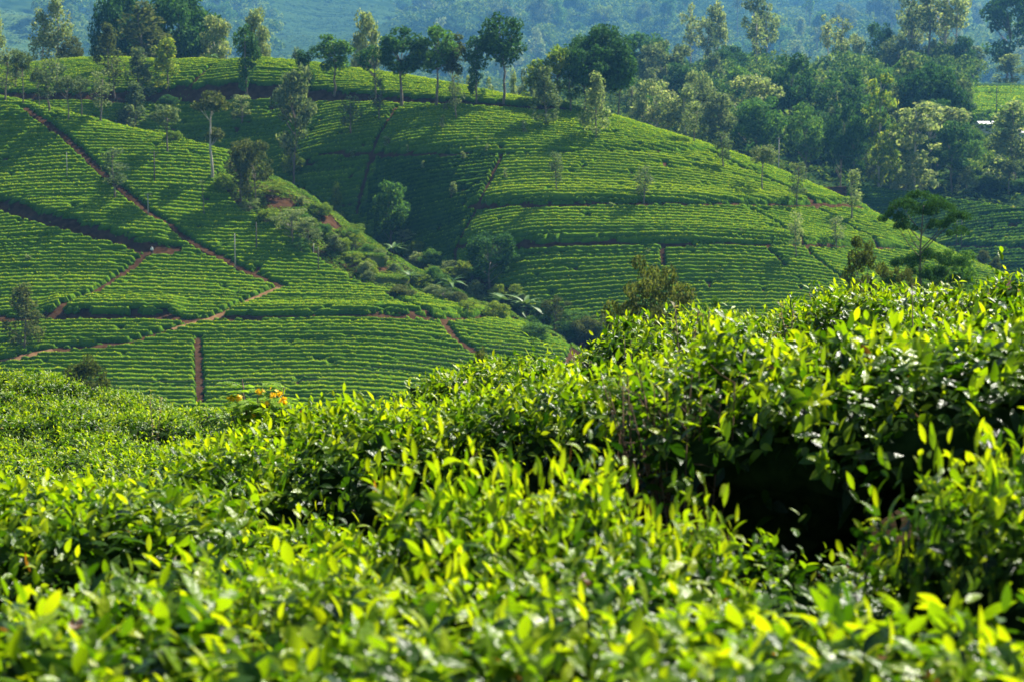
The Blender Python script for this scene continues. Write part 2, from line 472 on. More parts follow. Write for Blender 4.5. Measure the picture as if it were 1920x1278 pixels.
near_slope = Hill([(-60, 30, -6.5), (-10, 30, -5.5), (0, 30, -5.0), (12, 30, -4.6), (30, 30, -4.5), (-60, 45, -11), (-10, 45, -9), (12, 45, -7.5), (30, 45, -7), (-60, 140, -36), (-20, 140, -30), (10, 140, -22), (30, 140, -14.5), (60, 140, -13.5),
    (-80, 220, -52), (0, 220, -46), (60, 220, -25), (100, 220, -24), (-45, 190, -29), (-100, 190, -34), (-120, 300, -66), (0, 300, -62), (100, 300, -56), (-150, 360, -80), (150, 360, -72)])
terrain("hill", near_slope, -160, 160, 33, 360, 3, M["grassy"], "steep grassy slope dropping from the near tea into the valley", rough=.5)

# ------------------------------------------------------------------ tea on the far slopes
def poly_dist(x, y, pts):
    d = np.full(x.shape, 1e9)
    for a, b in zip(pts[:-1], pts[1:]):
        ab = b - a; L2 = (ab ** 2).sum() + 1e-9
        t = np.clip(((x - a[0]) * ab[0] + (y - a[1]) * ab[1]) / L2, 0, 1)
        d = np.minimum(d, np.hypot(x - a[0] - t * ab[0], y - a[1] - t * ab[1]))
    return d

def label_cells(free):
    """connected areas of a boolean grid"""
    L = np.where(free, np.arange(free.size).reshape(free.shape) + 1, 0)
    while True:
        N = L.copy()
        N[1:] = np.maximum(N[1:], L[:-1]); N[:-1] = np.maximum(N[:-1], L[1:])
        N[:, 1:] = np.maximum(N[:, 1:], L[:, :-1]); N[:, :-1] = np.maximum(N[:, :-1], L[:, 1:])
        N[~free] = 0
        if (N == L).all(): return L
        L = N

def tea_cover(hill, bounds, poly, paths, seeds, rest, dx=.42, dy=.17, pitch=1.28, height=.95, mixY=.55, dens=16, leaf=.135, seed=3, skip=4, wide=.62, narrow=.36, name="tea_plot", tilt=.24, mats=("tea_far", "tea_body")):
    rg = np.random.default_rng(seed)
    x0, x1, y0, y1 = bounds
    nx, ny = int((x1 - x0) / dx) + 1, int((y1 - y0) / dy) + 1
    X, Y = np.meshgrid(np.linspace(x0, x1, nx), np.linspace(y0, y1, ny))
    Z = hill.z(X, Y)
    PX, PY = proj(np.stack([X, Y, Z], -1))
    ok = in_poly(PX, PY, poly)
    # distance to the paths, worked out on a coarse grid
    q = 4; qy = 10
    Xc, Yc = X[::qy, ::q], Y[::qy, ::q]
    bare = np.zeros(X.shape, bool); bc = np.zeros(Xc.shape, bool)
    for pts, wd in paths:
        d = poly_dist(X, Y, pts[:, :2]); bare |= d < wd * .5 * (0.8 + .5 * vnoise(X / 1.5, Y / 1.5, 5))
        bc |= poly_dist(Xc, Yc, pts[:, :2]) < max(wd * .5, 1.3)
    comp = label_cells(~bc & ok[::qy, ::q])
    comp = np.repeat(np.repeat(comp, qy, 0), q, 1)[:ny, :nx]
    # rows
    wob = .9 * vnoise(X / 30, Y / 30, seed) + .12 * vnoise(X / 6, Y / 6, seed + 1)
    ph = (Z + mixY * Y + wob) / pitch
    row = np.floor(ph); u = ph - row
    lost = (hash2(row, np.floor(X / 9 + hash2(row, 0 * row, 3) * 9), seed) < .06)
    gap = np.where((np.mod(row + np.floor(hash2(np.floor(row / skip), 0 * row, 2) * 2), skip) == 0), wide, narrow * (.45 + 1.1 * hash2(row, row * 0, seed + 6)) * (.55 + .9 * vnoise(X / 11, row * 3.3, seed + 9))) + np.where(lost, .16, 0)
    prof = sstep(gap * .5 - .10, gap * .5 + .16, u) * sstep(gap * .5 - .10, gap * .5 + .16, 1 - u)
    along = hash2(np.floor(X / 1.05 + hash2(row, row * 0, 8) * 7), row, seed + 2)
    seam = np.abs((X / 1.05 + hash2(row, row * 0, 8) * 7) % 1 - .5) * 2
    lump = .88 + .2 * along - .08 * sstep(.75, 1.0, seam)
    patch = sstep(.05, .13, vnoise(X / 2.6, Y / 1.4, seed + 5))
    H = height * prof * lump * patch + .10 * (vnoise(X / .6, Y / .45, seed + 7) - .5)
    H = H + prof * patch * (.5 - u) * tilt
    H = np.where(ok & ~bare, H, 0)
    V = np.stack([X, Y, Z + H], -1)
    nrm = unit(np.cross(V[:, 1:] [:-1] - V[:, :-1][:-1], V[1:, :-1] - V[:-1, :-1]))
    hm = np.minimum(np.minimum(H[:-1, :-1], H[1:, :-1]), np.minimum(H[:-1, 1:], H[1:, 1:]))
    hM = np.maximum(np.maximum(H[:-1, :-1], H[1:, :-1]), np.maximum(H[:-1, 1:], H[1:, 1:]))
    face_ok = (hM > .16) & (PX[:-1, :-1] > -120) & (PX[:-1, :-1] < 2040) & (PY[:-1, :-1] < 1000)
    cell = comp[:-1, :-1]
    # which plot
    plot = np.full(cell.shape, len(seeds))
    for k, (spx, spy, *_r) in enumerate(seeds):
        p = hill.hit(spx, spy)
        i, j = int((p[1] - y0) / dy), int((p[0] - x0) / dx)
        if 0 <= i < ny - 1 and 0 <= j < nx - 1:
            i2, j2 = (i // qy) * qy, (j // q) * q
            if comp[i2, j2]: plot[cell == comp[i2, j2]] = k
    idx = np.arange(nx * ny).reshape(ny, nx)
    VV = V.reshape(-1, 3)
    for k in range(len(seeds) + 1):
        m = face_ok & (plot == k)
        if m.sum() < 60: continue
        f = np.stack([idx[:-1, :-1][m], idx[:-1, 1:][m], idx[1:, 1:][m], idx[1:, :-1][m]], -1)
        used, inv = np.unique(f, return_inverse=True)
        g = Geo()
        Hn = H.reshape(-1)[used]
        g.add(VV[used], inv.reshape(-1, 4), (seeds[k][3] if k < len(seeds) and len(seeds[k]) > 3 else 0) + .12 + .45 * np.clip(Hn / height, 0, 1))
        # leaf sprays on the table and its sides
        cm = np.argwhere(m & (hM > .3))
        n = int(len(cm) * dx * dy * dens)
        c = cm[rg.integers(0, len(cm), n)]
        fx, fy = rg.random(n), rg.random(n)
        xs, ys = x0 + (c[:, 1] + fx) * (x1 - x0) / (nx - 1), y0 + (c[:, 0] + fy) * (y1 - y0) / (ny - 1)
        a = VV.reshape(ny, nx, 3)
        zz = (a[c[:, 0], c[:, 1], 2] * (1 - fx) + a[c[:, 0], c[:, 1] + 1, 2] * fx) * (1 - fy) + (a[c[:, 0] + 1, c[:, 1], 2] * (1 - fx) + a[c[:, 0] + 1, c[:, 1] + 1, 2] * fx) * fy
        hh = H[c[:, 0], c[:, 1]]
        P = np.stack([xs, ys, zz + rg.random(n) * .10 - .02], -1)
        N = unit(nrm[c[:, 0], c[:, 1]] * .8 + rg.normal(size=(n, 3)) * .65)
        v, fq = flecks(P, N, leaf * (.6 + .8 * rg.random(n)), rg)
        tone0 = seeds[k][3] if k < len(seeds) and len(seeds[k]) > 3 else 0  # plot tone offset; on the shaded plots it paints the shade
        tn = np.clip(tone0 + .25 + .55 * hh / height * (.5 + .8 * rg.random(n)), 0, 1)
        g.add(v, fq, np.repeat(tn, 4))
        me = g.mesh(name); me.materials.append(M[mats[0]]); me.materials.append(M[mats[1]])
        mi = np.zeros(len(me.polygons), np.int32); mi[:len(inv) // 4] = 1; me.polygons.foreach_set("material_index", mi)
        o = obj(name, me)
        lab = seeds[k][2] if k < len(seeds) else rest
        tag(o, lab, "tea plants", kind="stuff")

tea_cover(left_hill, (-115, 25, 318, 446), [(-120, 150), (45, 195), (150, 222), (300, 256), (436, 290), (404, 335), (450, 395), (560, 440), (610, 500), (690, 540), (760, 552), (850, 566), (940, 592), (1068, 652), (1010, 790), (700, 1000), (-120, 1000)],
    LPW, [(100, 330, "tea plot on the left spur between the long diagonal path and the brown bank road"),
          (380, 400, "tea plot right of the long diagonal path, running up to the spur's crest", .08),
          (100, 480, "dark tea plot below the brown bank road at the left edge", -.14),
          (330, 540, "fan-shaped tea plot in the fork of the two crossing footpaths"),
          (620, 570, "narrow tea plot above the earth road, ending at the slanting footpath"),
          (830, 585, "small tea plot tapering to a point above the earth road"),
          (220, 620, "thin strip of tea between the earth road and the pale track"),
          (150, 690, "tea plot left of the straight stepped path"),
          (600, 680, "wide tea plot right of the straight stepped path"),
          (950, 640, "tea plot on the outer shoulder below the earth road")], "tea rows on the left spur between its paths", seed=3, skip=4)

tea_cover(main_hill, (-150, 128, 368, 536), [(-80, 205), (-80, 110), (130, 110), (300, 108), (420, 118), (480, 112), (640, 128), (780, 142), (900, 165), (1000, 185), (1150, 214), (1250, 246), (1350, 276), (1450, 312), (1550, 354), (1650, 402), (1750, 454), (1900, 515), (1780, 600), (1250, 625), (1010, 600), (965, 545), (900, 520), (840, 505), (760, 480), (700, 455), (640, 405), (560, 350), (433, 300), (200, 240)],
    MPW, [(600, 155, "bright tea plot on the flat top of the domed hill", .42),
          (550, 250, "shaded tea plot on the domed hill left of its first downhill path", -.22),  # slope shade put into this plot's leaf tone
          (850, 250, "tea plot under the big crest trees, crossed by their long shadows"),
          (780, 350, "shadowed dark tea plot between the two downhill paths", -.27),  # darker leaf tone stands for the shadow on this flank
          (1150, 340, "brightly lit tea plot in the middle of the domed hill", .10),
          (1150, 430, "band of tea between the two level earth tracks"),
          (1150, 530, "lowest tea plot on the domed hill, under the lower earth track", -.14),  # leaf tone lowered to paint in shade at the hill's foot
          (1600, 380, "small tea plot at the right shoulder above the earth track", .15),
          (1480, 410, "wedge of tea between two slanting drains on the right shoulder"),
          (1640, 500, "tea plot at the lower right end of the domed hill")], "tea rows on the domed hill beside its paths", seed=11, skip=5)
tea_cover(shade_hill, (80, 215, 470, 572), [(1590, 340), (1700, 362), (1760, 374), (1850, 386), (1920, 396), (2040, 412), (2040, 620), (1590, 620)], [(on_hill(shade_hill, [(1700, 462), (1960, 470)]), 1.2)],
    [(1850, 420, "shaded dark tea plot at the right edge above its level gap", -.30), (1850, 490, "shaded dark tea plot at the right edge below its level gap", -.30)], "shaded dark tea rows at the right edge", seed=21, dens=7, leaf=.2, dx=.6, dy=.3)  # shade painted by lowering the leaf tone of both plots
tea_cover(forest_hill, (160, 235, 755, 850), [(1780, 166), (1960, 164), (1960, 222), (1780, 217)], [], [(1860, 190, "small bright tea field far behind the trees on the right")], "far bright tea field", seed=31, dx=1.2, dy=.8, pitch=2.2, height=1.0, dens=2.5, leaf=.35)
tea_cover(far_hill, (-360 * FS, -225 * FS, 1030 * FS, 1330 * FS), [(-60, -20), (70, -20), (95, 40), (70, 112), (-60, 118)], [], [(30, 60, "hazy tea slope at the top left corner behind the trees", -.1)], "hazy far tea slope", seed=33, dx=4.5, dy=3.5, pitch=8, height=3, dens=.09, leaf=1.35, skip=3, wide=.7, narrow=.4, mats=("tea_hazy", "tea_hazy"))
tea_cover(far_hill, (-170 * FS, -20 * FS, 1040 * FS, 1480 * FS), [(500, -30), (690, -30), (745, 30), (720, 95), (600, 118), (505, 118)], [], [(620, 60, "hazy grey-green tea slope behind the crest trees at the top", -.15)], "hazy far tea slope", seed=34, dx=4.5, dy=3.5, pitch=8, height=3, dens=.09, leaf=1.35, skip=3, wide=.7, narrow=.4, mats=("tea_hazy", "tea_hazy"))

# earth roads laid as sheets on the spur
def road(hill, pix, wd, m, label, name="path", lift=.05):
    c = on_hill(hill, pix, n=9)
    # smooth
    for _ in range(3): c[1:-1] = (c[:-2] + 2 * c[1:-1] + c[2:]) / 4
    T = unit(np.gradient(c[:, :2], axis=0)); Nn = np.stack([-T[:, 1], T[:, 0]], -1)
    k = np.linspace(-.5, .5, 5)
    wv = wd * (.8 + .4 * vnoise(np.arange(len(c)) * .6, np.zeros(len(c)), 4))
    XY = c[:, None, :2] + Nn[:, None] * (k[None, :, None] * wv[:, None, None])
    Zr = hill.z(XY[..., 0], XY[..., 1]) + lift + .12
    V = np.concatenate([XY, Zr[..., None]], -1).reshape(-1, 3)
    i = np.arange(len(c) * 5).reshape(-1, 5)
    Fq = np.stack([i[:-1, :-1], i[:-1, 1:], i[1:, 1:], i[1:, :-1]], -1).reshape(-1, 4)
    return tag(obj(name, mesh_np(name, V, Fq), m), label, "path", kind="structure")
road(left_hill, left_paths[0][0], 1.0, M["soil"], "long diagonal footpath down the left spur")
road(left_hill, [(528, 541), (470, 566), (405, 598), (370, 608), (325, 620)], 1.5, M["bare_track"], "pale bare track bending down to the earth road")
road(left_hill, [(100, 660), (40, 672), (-60, 700)], 2.0, M["bare_track"], "pale bare track at the lower left edge")
road(left_hill, [(780, 599), (830, 606), (850, 635), (890, 665)], 1.1, M["soil"], "slanting red footpath near the spur's outer end")
road(left_hill, [(370, 640), (375, 770)], 1.0, M["soil"], "straight red stepped path between two tea plots")
# ------------------------------------------------------------------ near slope: height of the plucked tea tables
CANOPY = [(0, 1278, 3.3), (960, 1278, 3.1), (1920, 1278, 3.0), (0, 1110, 4.6), (600, 1060, 4.6), (1300, 1070, 4.2), (1920, 1120, 4.0), (0, 950, 7.0), (400, 905, 7.4),
          (900, 880, 6.0), (1650, 725, 6.3), (1400, 760, 6.4), (500, 845, 8.8), (900, 765, 9.0), (1250, 705, 9.2), (1900, 610, 8.2), (1550, 640, 8.6), (1100, 684, 11.5), (1500, 580, 12),
          (1900, 525, 12.5), (800, 756, 12.5), (600, 792, 14), (0, 985, 9), (0, 1005, 12), (200, 940, 10), (200, 950, 13), (360, 875, 11), (360, 880, 14), (0, 915, 17), (200, 840, 21), (0, 770, 26), (100, 712, 33), (0, 700, 33), (330, 755, 30), (430, 780, 26), (330, 830, 18),
          (960, 1500, 2.0), (-500, 1300, 3.2), (2400, 1250, 3.0), (2400, 560, 9), (2300, 520, 13), (-500, 900, 17), (-500, 690, 33),
          (1900, 575, 17), (1500, 640, 17), (1100, 730, 17), (800, 810, 19), (500, 840, 33), (100, 790, 42), (-400, 770, 42), (1900, 680, 26), (1100, 830, 26)]
canopy = Hill([at(*p) for p in CANOPY], lam=2e-5)
# (the table in front of the camera, its soil .75 m lower)
V, Fq = grid_mesh("n", canopy, -14, 9, .2, 48, .33)
V[:, 2] -= .78 + .10 * (vnoise(V[:, 0] / .5, V[:, 1] / .5, 9) - .5)
M["soil_near"] = solid_mat("dark_leaf_litter_soil", (.011, .008, .0045), (.030, .021, .012), scale=6, bump=.6, spec=.0, rough=1.0)
tag(obj("ground", mesh_np("near_ground", V, Fq), M["soil_near"]), "dark litter-covered soil under the near tea bushes", "ground", kind="structure")

def bush_meshes(seed, segs, shoots, sides, fill, young=1.0, tallp=.015, big=1.0):
    rg = np.random.default_rng(seed)
    Rb, g = .68, Geo()
    # body
    nu, nv = 20, 8
    th = np.arange(nu) * 2 * np.pi / nu
    lob = 1 + .10 * np.sin(3 * th + seed) + .07 * np.sin(5 * th + 2.3 * seed)
    def top(x, y):
        r = np.hypot(x, y) / Rb
        return .70 - .15 * np.clip(r, 0, 1.2) ** 4 + .15 * (vnoise(x / .28 + seed, y / .28, 2) - .5) + .05 * (vnoise(x / .12, y / .12 + seed, 4) - .5)
    prof = np.array([(.26, .06), (.36, .18), (.54, .29), (.74, .38), (.84, .46), (.74, .52), (.38, .56), (.02, .565)])
    V = np.stack([np.cos(th)[None] * prof[:, :1] * Rb * lob[None], np.sin(th)[None] * prof[:, :1] * Rb * lob[None],
                  np.broadcast_to(prof[:, 1:], (nv, nu)) + .03 * rg.normal(size=(nv, nu))], -1).reshape(-1, 3)
    F = [(i * nu + k, i * nu + (k + 1) % nu, (i + 1) * nu + (k + 1) % nu, (i + 1) * nu + k) for i in range(nv - 1) for k in range(nu)]
    g.add(V, np.array(F), .08)
    # shoots on the table
    a = rg.random(shoots * 2) * 2 * np.pi; r = Rb * np.sqrt(rg.random(shoots * 2)) * 1.02
    keep = vnoise(r * np.cos(a) / .11 + 9 * seed, r * np.sin(a) / .11, 6) > .38       # shoots come in tufts
    a, r = a[keep][:shoots], r[keep][:shoots]; n = len(a)
    r *= 1 + .10 * np.sin(3 * a + seed) + .07 * np.sin(5 * a + 2.3 * seed)
    x, y = r * np.cos(a), r * np.sin(a)
    base = np.stack([x, y, top(x, y) - .07 + .03 * rg.normal(size=n)], -1)
    d = unit(np.stack([x * .7, y * .7, np.full(n, 1.0)], -1) + rg.normal(size=(n, 3)) * .40)
    vig = np.clip(rg.random(n) * .95 + .22, .1, 1) * young
    tall = np.where(rg.random(n) < tallp, 1.7 + .7 * rg.random(n), 1.0)
    nl = 6
    for k in range(nl):
        f = k / (nl - 1)
        az = k * 2.4 + rg.random(n) * 1.2 + a
        ref = unit(np.cross(d, np.array([1.0, .3, .1])))
        o2 = np.cross(d, ref)
        out = ref * np.cos(az)[:, None] + o2 * np.sin(az)[:, None]
        ang = np.radians(86 - 48 * f + rg.normal(size=n) * 15)
        D = d * np.cos(ang)[:, None] + out * np.sin(ang)[:, None]
        N = d * np.sin(ang)[:, None] - out * np.cos(ang)[:, None]
        L = big * (.078 - .030 * f) * (.75 + .5 * rg.random(n)) * (.8 + .2 * tall)
        P = base + d * ((.012 + .021 * k) * tall)[:, None]
        v, fq = blades(P, D, N, L, L * (.49 - .11 * f), curl=.50 * (1 - .5 * f) * (.25 + rg.random(n)) - .04 * f, fold=.28, segs=segs)
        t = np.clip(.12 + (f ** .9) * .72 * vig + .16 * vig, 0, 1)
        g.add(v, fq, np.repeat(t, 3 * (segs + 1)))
    # old leaves on the sides and inside the table
    for cnt, lo, hi in ((sides, .26, .60), (fill, .45, .70)):
        a = rg.random(cnt) * 2 * np.pi
        z = lo + (hi - lo) * rg.random(cnt) ** .8
        if lo > .4: rr = Rb * np.sqrt(rg.random(cnt)); z = top(rr * np.cos(a), rr * np.sin(a)) - .02 - .13 * rg.random(cnt)
        else: rr = Rb * np.interp(z, [.1, .3, .45, .6], [.45, .70, .93, .98]) * (1 + .14 * rg.normal(size=cnt) * .6)
        rr = rr * (1 + .10 * np.sin(3 * a + seed) + .07 * np.sin(5 * a + 2.3 * seed))
        P = np.stack([rr * np.cos(a), rr * np.sin(a), z], -1)
        out = np.stack([np.cos(a), np.sin(a), 0 * a], -1)
        D = unit(out * (.9 if lo < .4 else .5) + rg.normal(size=(cnt, 3)) * .55 + np.array([0, 0, -.1 if lo < .4 else .25]))
        N = unit(np.array([0, 0, 1.0]) + out * .3 + rg.normal(size=(cnt, 3)) * .5)
        L = .075 * (.7 + .6 * rg.random(cnt))
        v, fq = blades(P, D, N, L, L * .42, curl=.15 + .25 * rg.random(cnt), fold=.25, segs=segs)
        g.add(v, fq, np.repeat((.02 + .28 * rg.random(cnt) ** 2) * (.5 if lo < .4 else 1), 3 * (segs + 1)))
    me_f = g.mesh("tea_foliage")
    # woody frame
    s = Geo()
    for i in range(9):
        a = rg.random() * 6.28; rr = Rb * (.35 + .5 * rg.random())
        p0 = np.array([.05 * math.cos(a), .05 * math.sin(a), -.10]); p3 = np.array([rr * math.cos(a), rr * math.sin(a), .46])
        p1 = p0 * .6 + p3 * .4 + np.array([0, 0, -.10]) + rg.normal(size=3) * .03; p2 = p0 * .25 + p3 * .75 + rg.normal(size=3) * .03
        s.add(*tube([p0, p1, p2, p3], [.024, .016, .011, .006], 5))
        for _ in range(3):
            q = p1 + (p3 - p1) * rg.random()
            e = q + unit(rg.normal(size=3) + np.array([math.cos(a), math.sin(a), .5])) * (.14 + .14 * rg.random())
            s.add(*tube([q, (q + e) / 2 + rg.normal(size=3) * .015, e], [.006, .0045, .003], 4))
    me_s = s.mesh("tea_stem")
    me_f.materials.append(M["tea_near"]); me_f.materials.append(M["tea_inner"])
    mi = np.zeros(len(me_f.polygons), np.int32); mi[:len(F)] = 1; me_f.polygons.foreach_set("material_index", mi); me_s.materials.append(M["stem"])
    return me_f, me_s

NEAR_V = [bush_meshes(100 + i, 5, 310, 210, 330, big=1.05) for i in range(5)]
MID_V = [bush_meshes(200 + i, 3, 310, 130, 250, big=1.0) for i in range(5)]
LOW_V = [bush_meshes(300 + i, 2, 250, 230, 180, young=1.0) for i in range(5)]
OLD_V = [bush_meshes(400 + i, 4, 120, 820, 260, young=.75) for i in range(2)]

TALL_V = [bush_meshes(500 + i, 4, 280, 320, 300, young=1.1, tallp=.4, big=1.08) for i in range(2)]
brng = random.Random(5)
def tea_bush(x, Y, label, group=None, r=1.0, h=1.0, dz=0.0, old=False, tall=False):
    z = float(canopy.z(x, Y)) + dz
    vs = TALL_V if tall else OLD_V if old else NEAR_V if Y < 7.6 else MID_V if Y < 14.5 else LOW_V
    mf, ms = brng.choice(vs)
    root = bpy.data.objects.new("tea_bush", None); COL.objects.link(root)
    root.empty_display_size = .3
    root.location = (x, Y, z - .76 * h)
    root.rotation_euler = (0, 0, brng.random() * 6.28)
    root.scale = (r, r, h)
    tag(root, label, "tea bush", group)
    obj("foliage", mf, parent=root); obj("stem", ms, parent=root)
    return root

def bx(px, Y): return (px - 960) / F_PX * Y

G_NEAR = "tea bushes of the near rows"
# front row, cropped by the frame
for px, Y, r, lab in [(150, 3.35, 1.05, "blurred tea bush filling the bottom left corner"), (-450, 3.5, 1.05, "blurred tea bush running out of the frame at the bottom left"),
                      (700, 3.25, 1.05, "blurred tea bush at the bottom edge left of centre"), (1180, 3.3, 1.0, "blurred tea bush at the bottom edge right of centre"),
                      (1720, 3.15, 1.05, "blurred tea bush with yellow shoots filling the bottom right corner"), (2300, 3.2, 1.0, "blurred tea bush running out of the frame at the bottom right")]:
    tea_bush(bx(px, Y), Y, lab, r=r)
for px, Y, r, h, dz, lab in [(470, 4.35, .95, 1, 0, "blurred tea bush behind the bottom edge, right of the dark gap at the left"), (980, 4.3, .9, 1, 0, "blurred tea bush in the second row below the tall-shooted clump"), (60, 4.4, .9, 1, -.10, "blurred tea bush in the second row at the left edge before the dark gap"),
                      (-250, 6.5, .95, 1, .03, "blurred tea bush at the left edge behind the dark gap"),
                      (170, 6.6, .95, 1, .03, "tea bush behind the dark gap at the left"), (620, 5.55, .95, 1, -.16, "tea bush in the third row left of the tall-shooted clump"),
                      (-200, 7.9, .95, 1, 0, "tea bush cut by the left edge, fourth row"), (150, 8.0, .95, 1, 0, "tea bush on the edge above the lower left field"),
                      (460, 6.75, .95, 1, -.21, "tea bush below the dark hedge side, left part"), (800, 6.5, .9, 1, -.25, "tea bush below the dark hedge side, middle part")]:
    tea_bush(bx(px, Y), Y, lab, r=r, h=h, dz=dz)
tea_bush(bx(960, 5.35), 5.35, "tea bush with tall bright shoots left of the deep shadow, left half of the clump", r=.6, dz=-.02, tall=True)
tea_bush(bx(1440, 5.75), 5.75, "low leafy bush in the black shade under the big tea bush", r=.7, h=.62, dz=-.36, old=True)
tea_bush(bx(1130, 5.15), 5.15, "tea bush with tall bright shoots beside the deep shadow, right half of the clump", r=.55, dz=-.03, tall=True)
# big shaded bush on the right and its neighbours
for px, Y, r, lab in [(1500, 7.15, .95, "left half of the big tea bush whose near side is in black shadow"), (1850, 6.95, 1.05, "big tea bush at the right edge with black shaded side under yellow shoots"), (2250, 6.8, 1.0, "tea bush beyond the right edge of the big shaded row")]:
    tea_bush(bx(px, Y), Y, lab, r=r, h=1.2, dz=.10)
tea_bush(bx(1960, 4.95), 4.95, "yellow-green tea bush with long shoots at the right edge in front of the shadow", r=.55, h=.95, dz=.02, tall=True)
# hedge with the dark side
for i, (px, Y, r) in enumerate([(330, 8.9, .85), (560, 8.8, .95), (800, 8.7, .95), (1010, 8.7, .9), (1190, 8.6, .85)]):
    tea_bush(bx(px, Y), Y, "tea bush of the dark-sided hedge across the middle, %s from its left end" % ["first", "second", "third", "fourth", "fifth"][i], G_NEAR, r=r, h=1.12, dz=(-.06, -.01, .02, .05, .07)[i])
# rows up to the crest on the right, and down to the left
for k, (Y, p0, p1) in enumerate([(10.3, 560, 2150), (12.2, 640, 2150), (13.5, 640, 2150), (14.8, 560, 2100), (16.0, 450, 2000)]):
    x = bx(p0, Y)
    while x < max(bx(p1, Y), 7.5):
        px = 960 + x / Y * F_PX
        if not (k == 0 and 1230 < px < 1330) and not (k in (1, 2) and brng.random() < .10):
            side = "right crest" if px > 1300 else "middle" if px > 800 else "left shoulder"
            tea_bush(x + brng.uniform(-.12, .12), Y + brng.uniform(-.15, .15) + .25 * math.sin(x * 1.3 + k), "leafy tea bush in the packed rows of the near field's %s" % side, "packed tea bushes on the %s" % side, r=brng.uniform(.80, .98), h=brng.uniform(.95, 1.08), dz=brng.uniform(-.08, .05) + (-.04, .05, .0, 0, 0)[k])
        x += 1.12
# the rows go on past both sides of the view
for Y in (3.3, 4.5, 5.6, 6.8, 8.4):
    for sgn, p0 in ((1, 2330), (-1, -480)):
        x = bx(p0, Y) + sgn * 1.25
        while abs(x) < 6.8:
            tea_bush(x, Y + brng.uniform(-.1, .1), "tea bush of the near rows beyond the %s edge of the view" % ("right" if sgn > 0 else "left"), "tea bushes beyond the %s edge" % ("right" if sgn > 0 else "left"), r=brng.uniform(.9, 1.0))
            x += sgn * 1.25
# lower field on the left
ys = 9.4; k = 0
while ys < 37:
    x = bx(-230, ys)
    lim = 300 if ys < 10.5 else 420 if ys < 16 else 640
    while x < bx(lim, ys):
        px = 960 + x / ys * F_PX
        if brng.random() > .05:
            zone = "far edge" if ys > 27 else "middle" if ys > 19 else "near edge"
            tea_bush(x + brng.uniform(-.15, .15), ys + brng.uniform(-.12, .12), "small-leaved tea bush in the lower left field's %s" % zone, "tea bushes of the lower left field, %s" % zone, r=brng.uniform(.9, 1.08), dz=brng.uniform(-.06, .06))
        x += 1.18
    ys += 1.3 if k % 3 != 2 else 2.7
    k += 1
# ------------------------------------------------------------------ trees
LM = {
 "dark": leaf_mat("dark_crown", [(0, (.018, .060, .018)), (.6, (.039, .108, .024)), (1, (.083, .180, .033))], trans=.3, rough=.75, spec=.04, objvar=.3),
 "mid": leaf_mat("green_crown", [(0, (.033, .098, .021)), (.6, (.075, .173, .030)), (1, (.150, .255, .045))], trans=.4, rough=.75, spec=.04, objvar=.35),
 "grey": leaf_mat("grey_green_crown", [(0, (.046, .085, .036)), (.6, (.111, .163, .065)), (1, (.208, .247, .117))], trans=.4, rough=.75, spec=.04, objvar=.35),
 "pale": leaf_mat("pale_crown", [(0, (.091, .143, .058)), (.6, (.195, .260, .098)), (1, (.351, .377, .182))], trans=.45, rough=.75, spec=.04, objvar=.3),
 "yellow": leaf_mat("yellow_green_crown", [(0, (.058, .124, .016)), (.6, (.156, .247, .026)), (1, (.312, .338, .039))], trans=.45, rough=.75, spec=.04, objvar=.3),
 "brown": leaf_mat("brown_olive_crown", [(0, (.035, .055, .014)), (.6, (.08, .105, .026)), (1, (.14, .155, .045))], trans=.4, rough=.75, spec=.04, objvar=.3),
}
def sph(rg, n):
    return unit(rg.normal(size=(n, 3)))

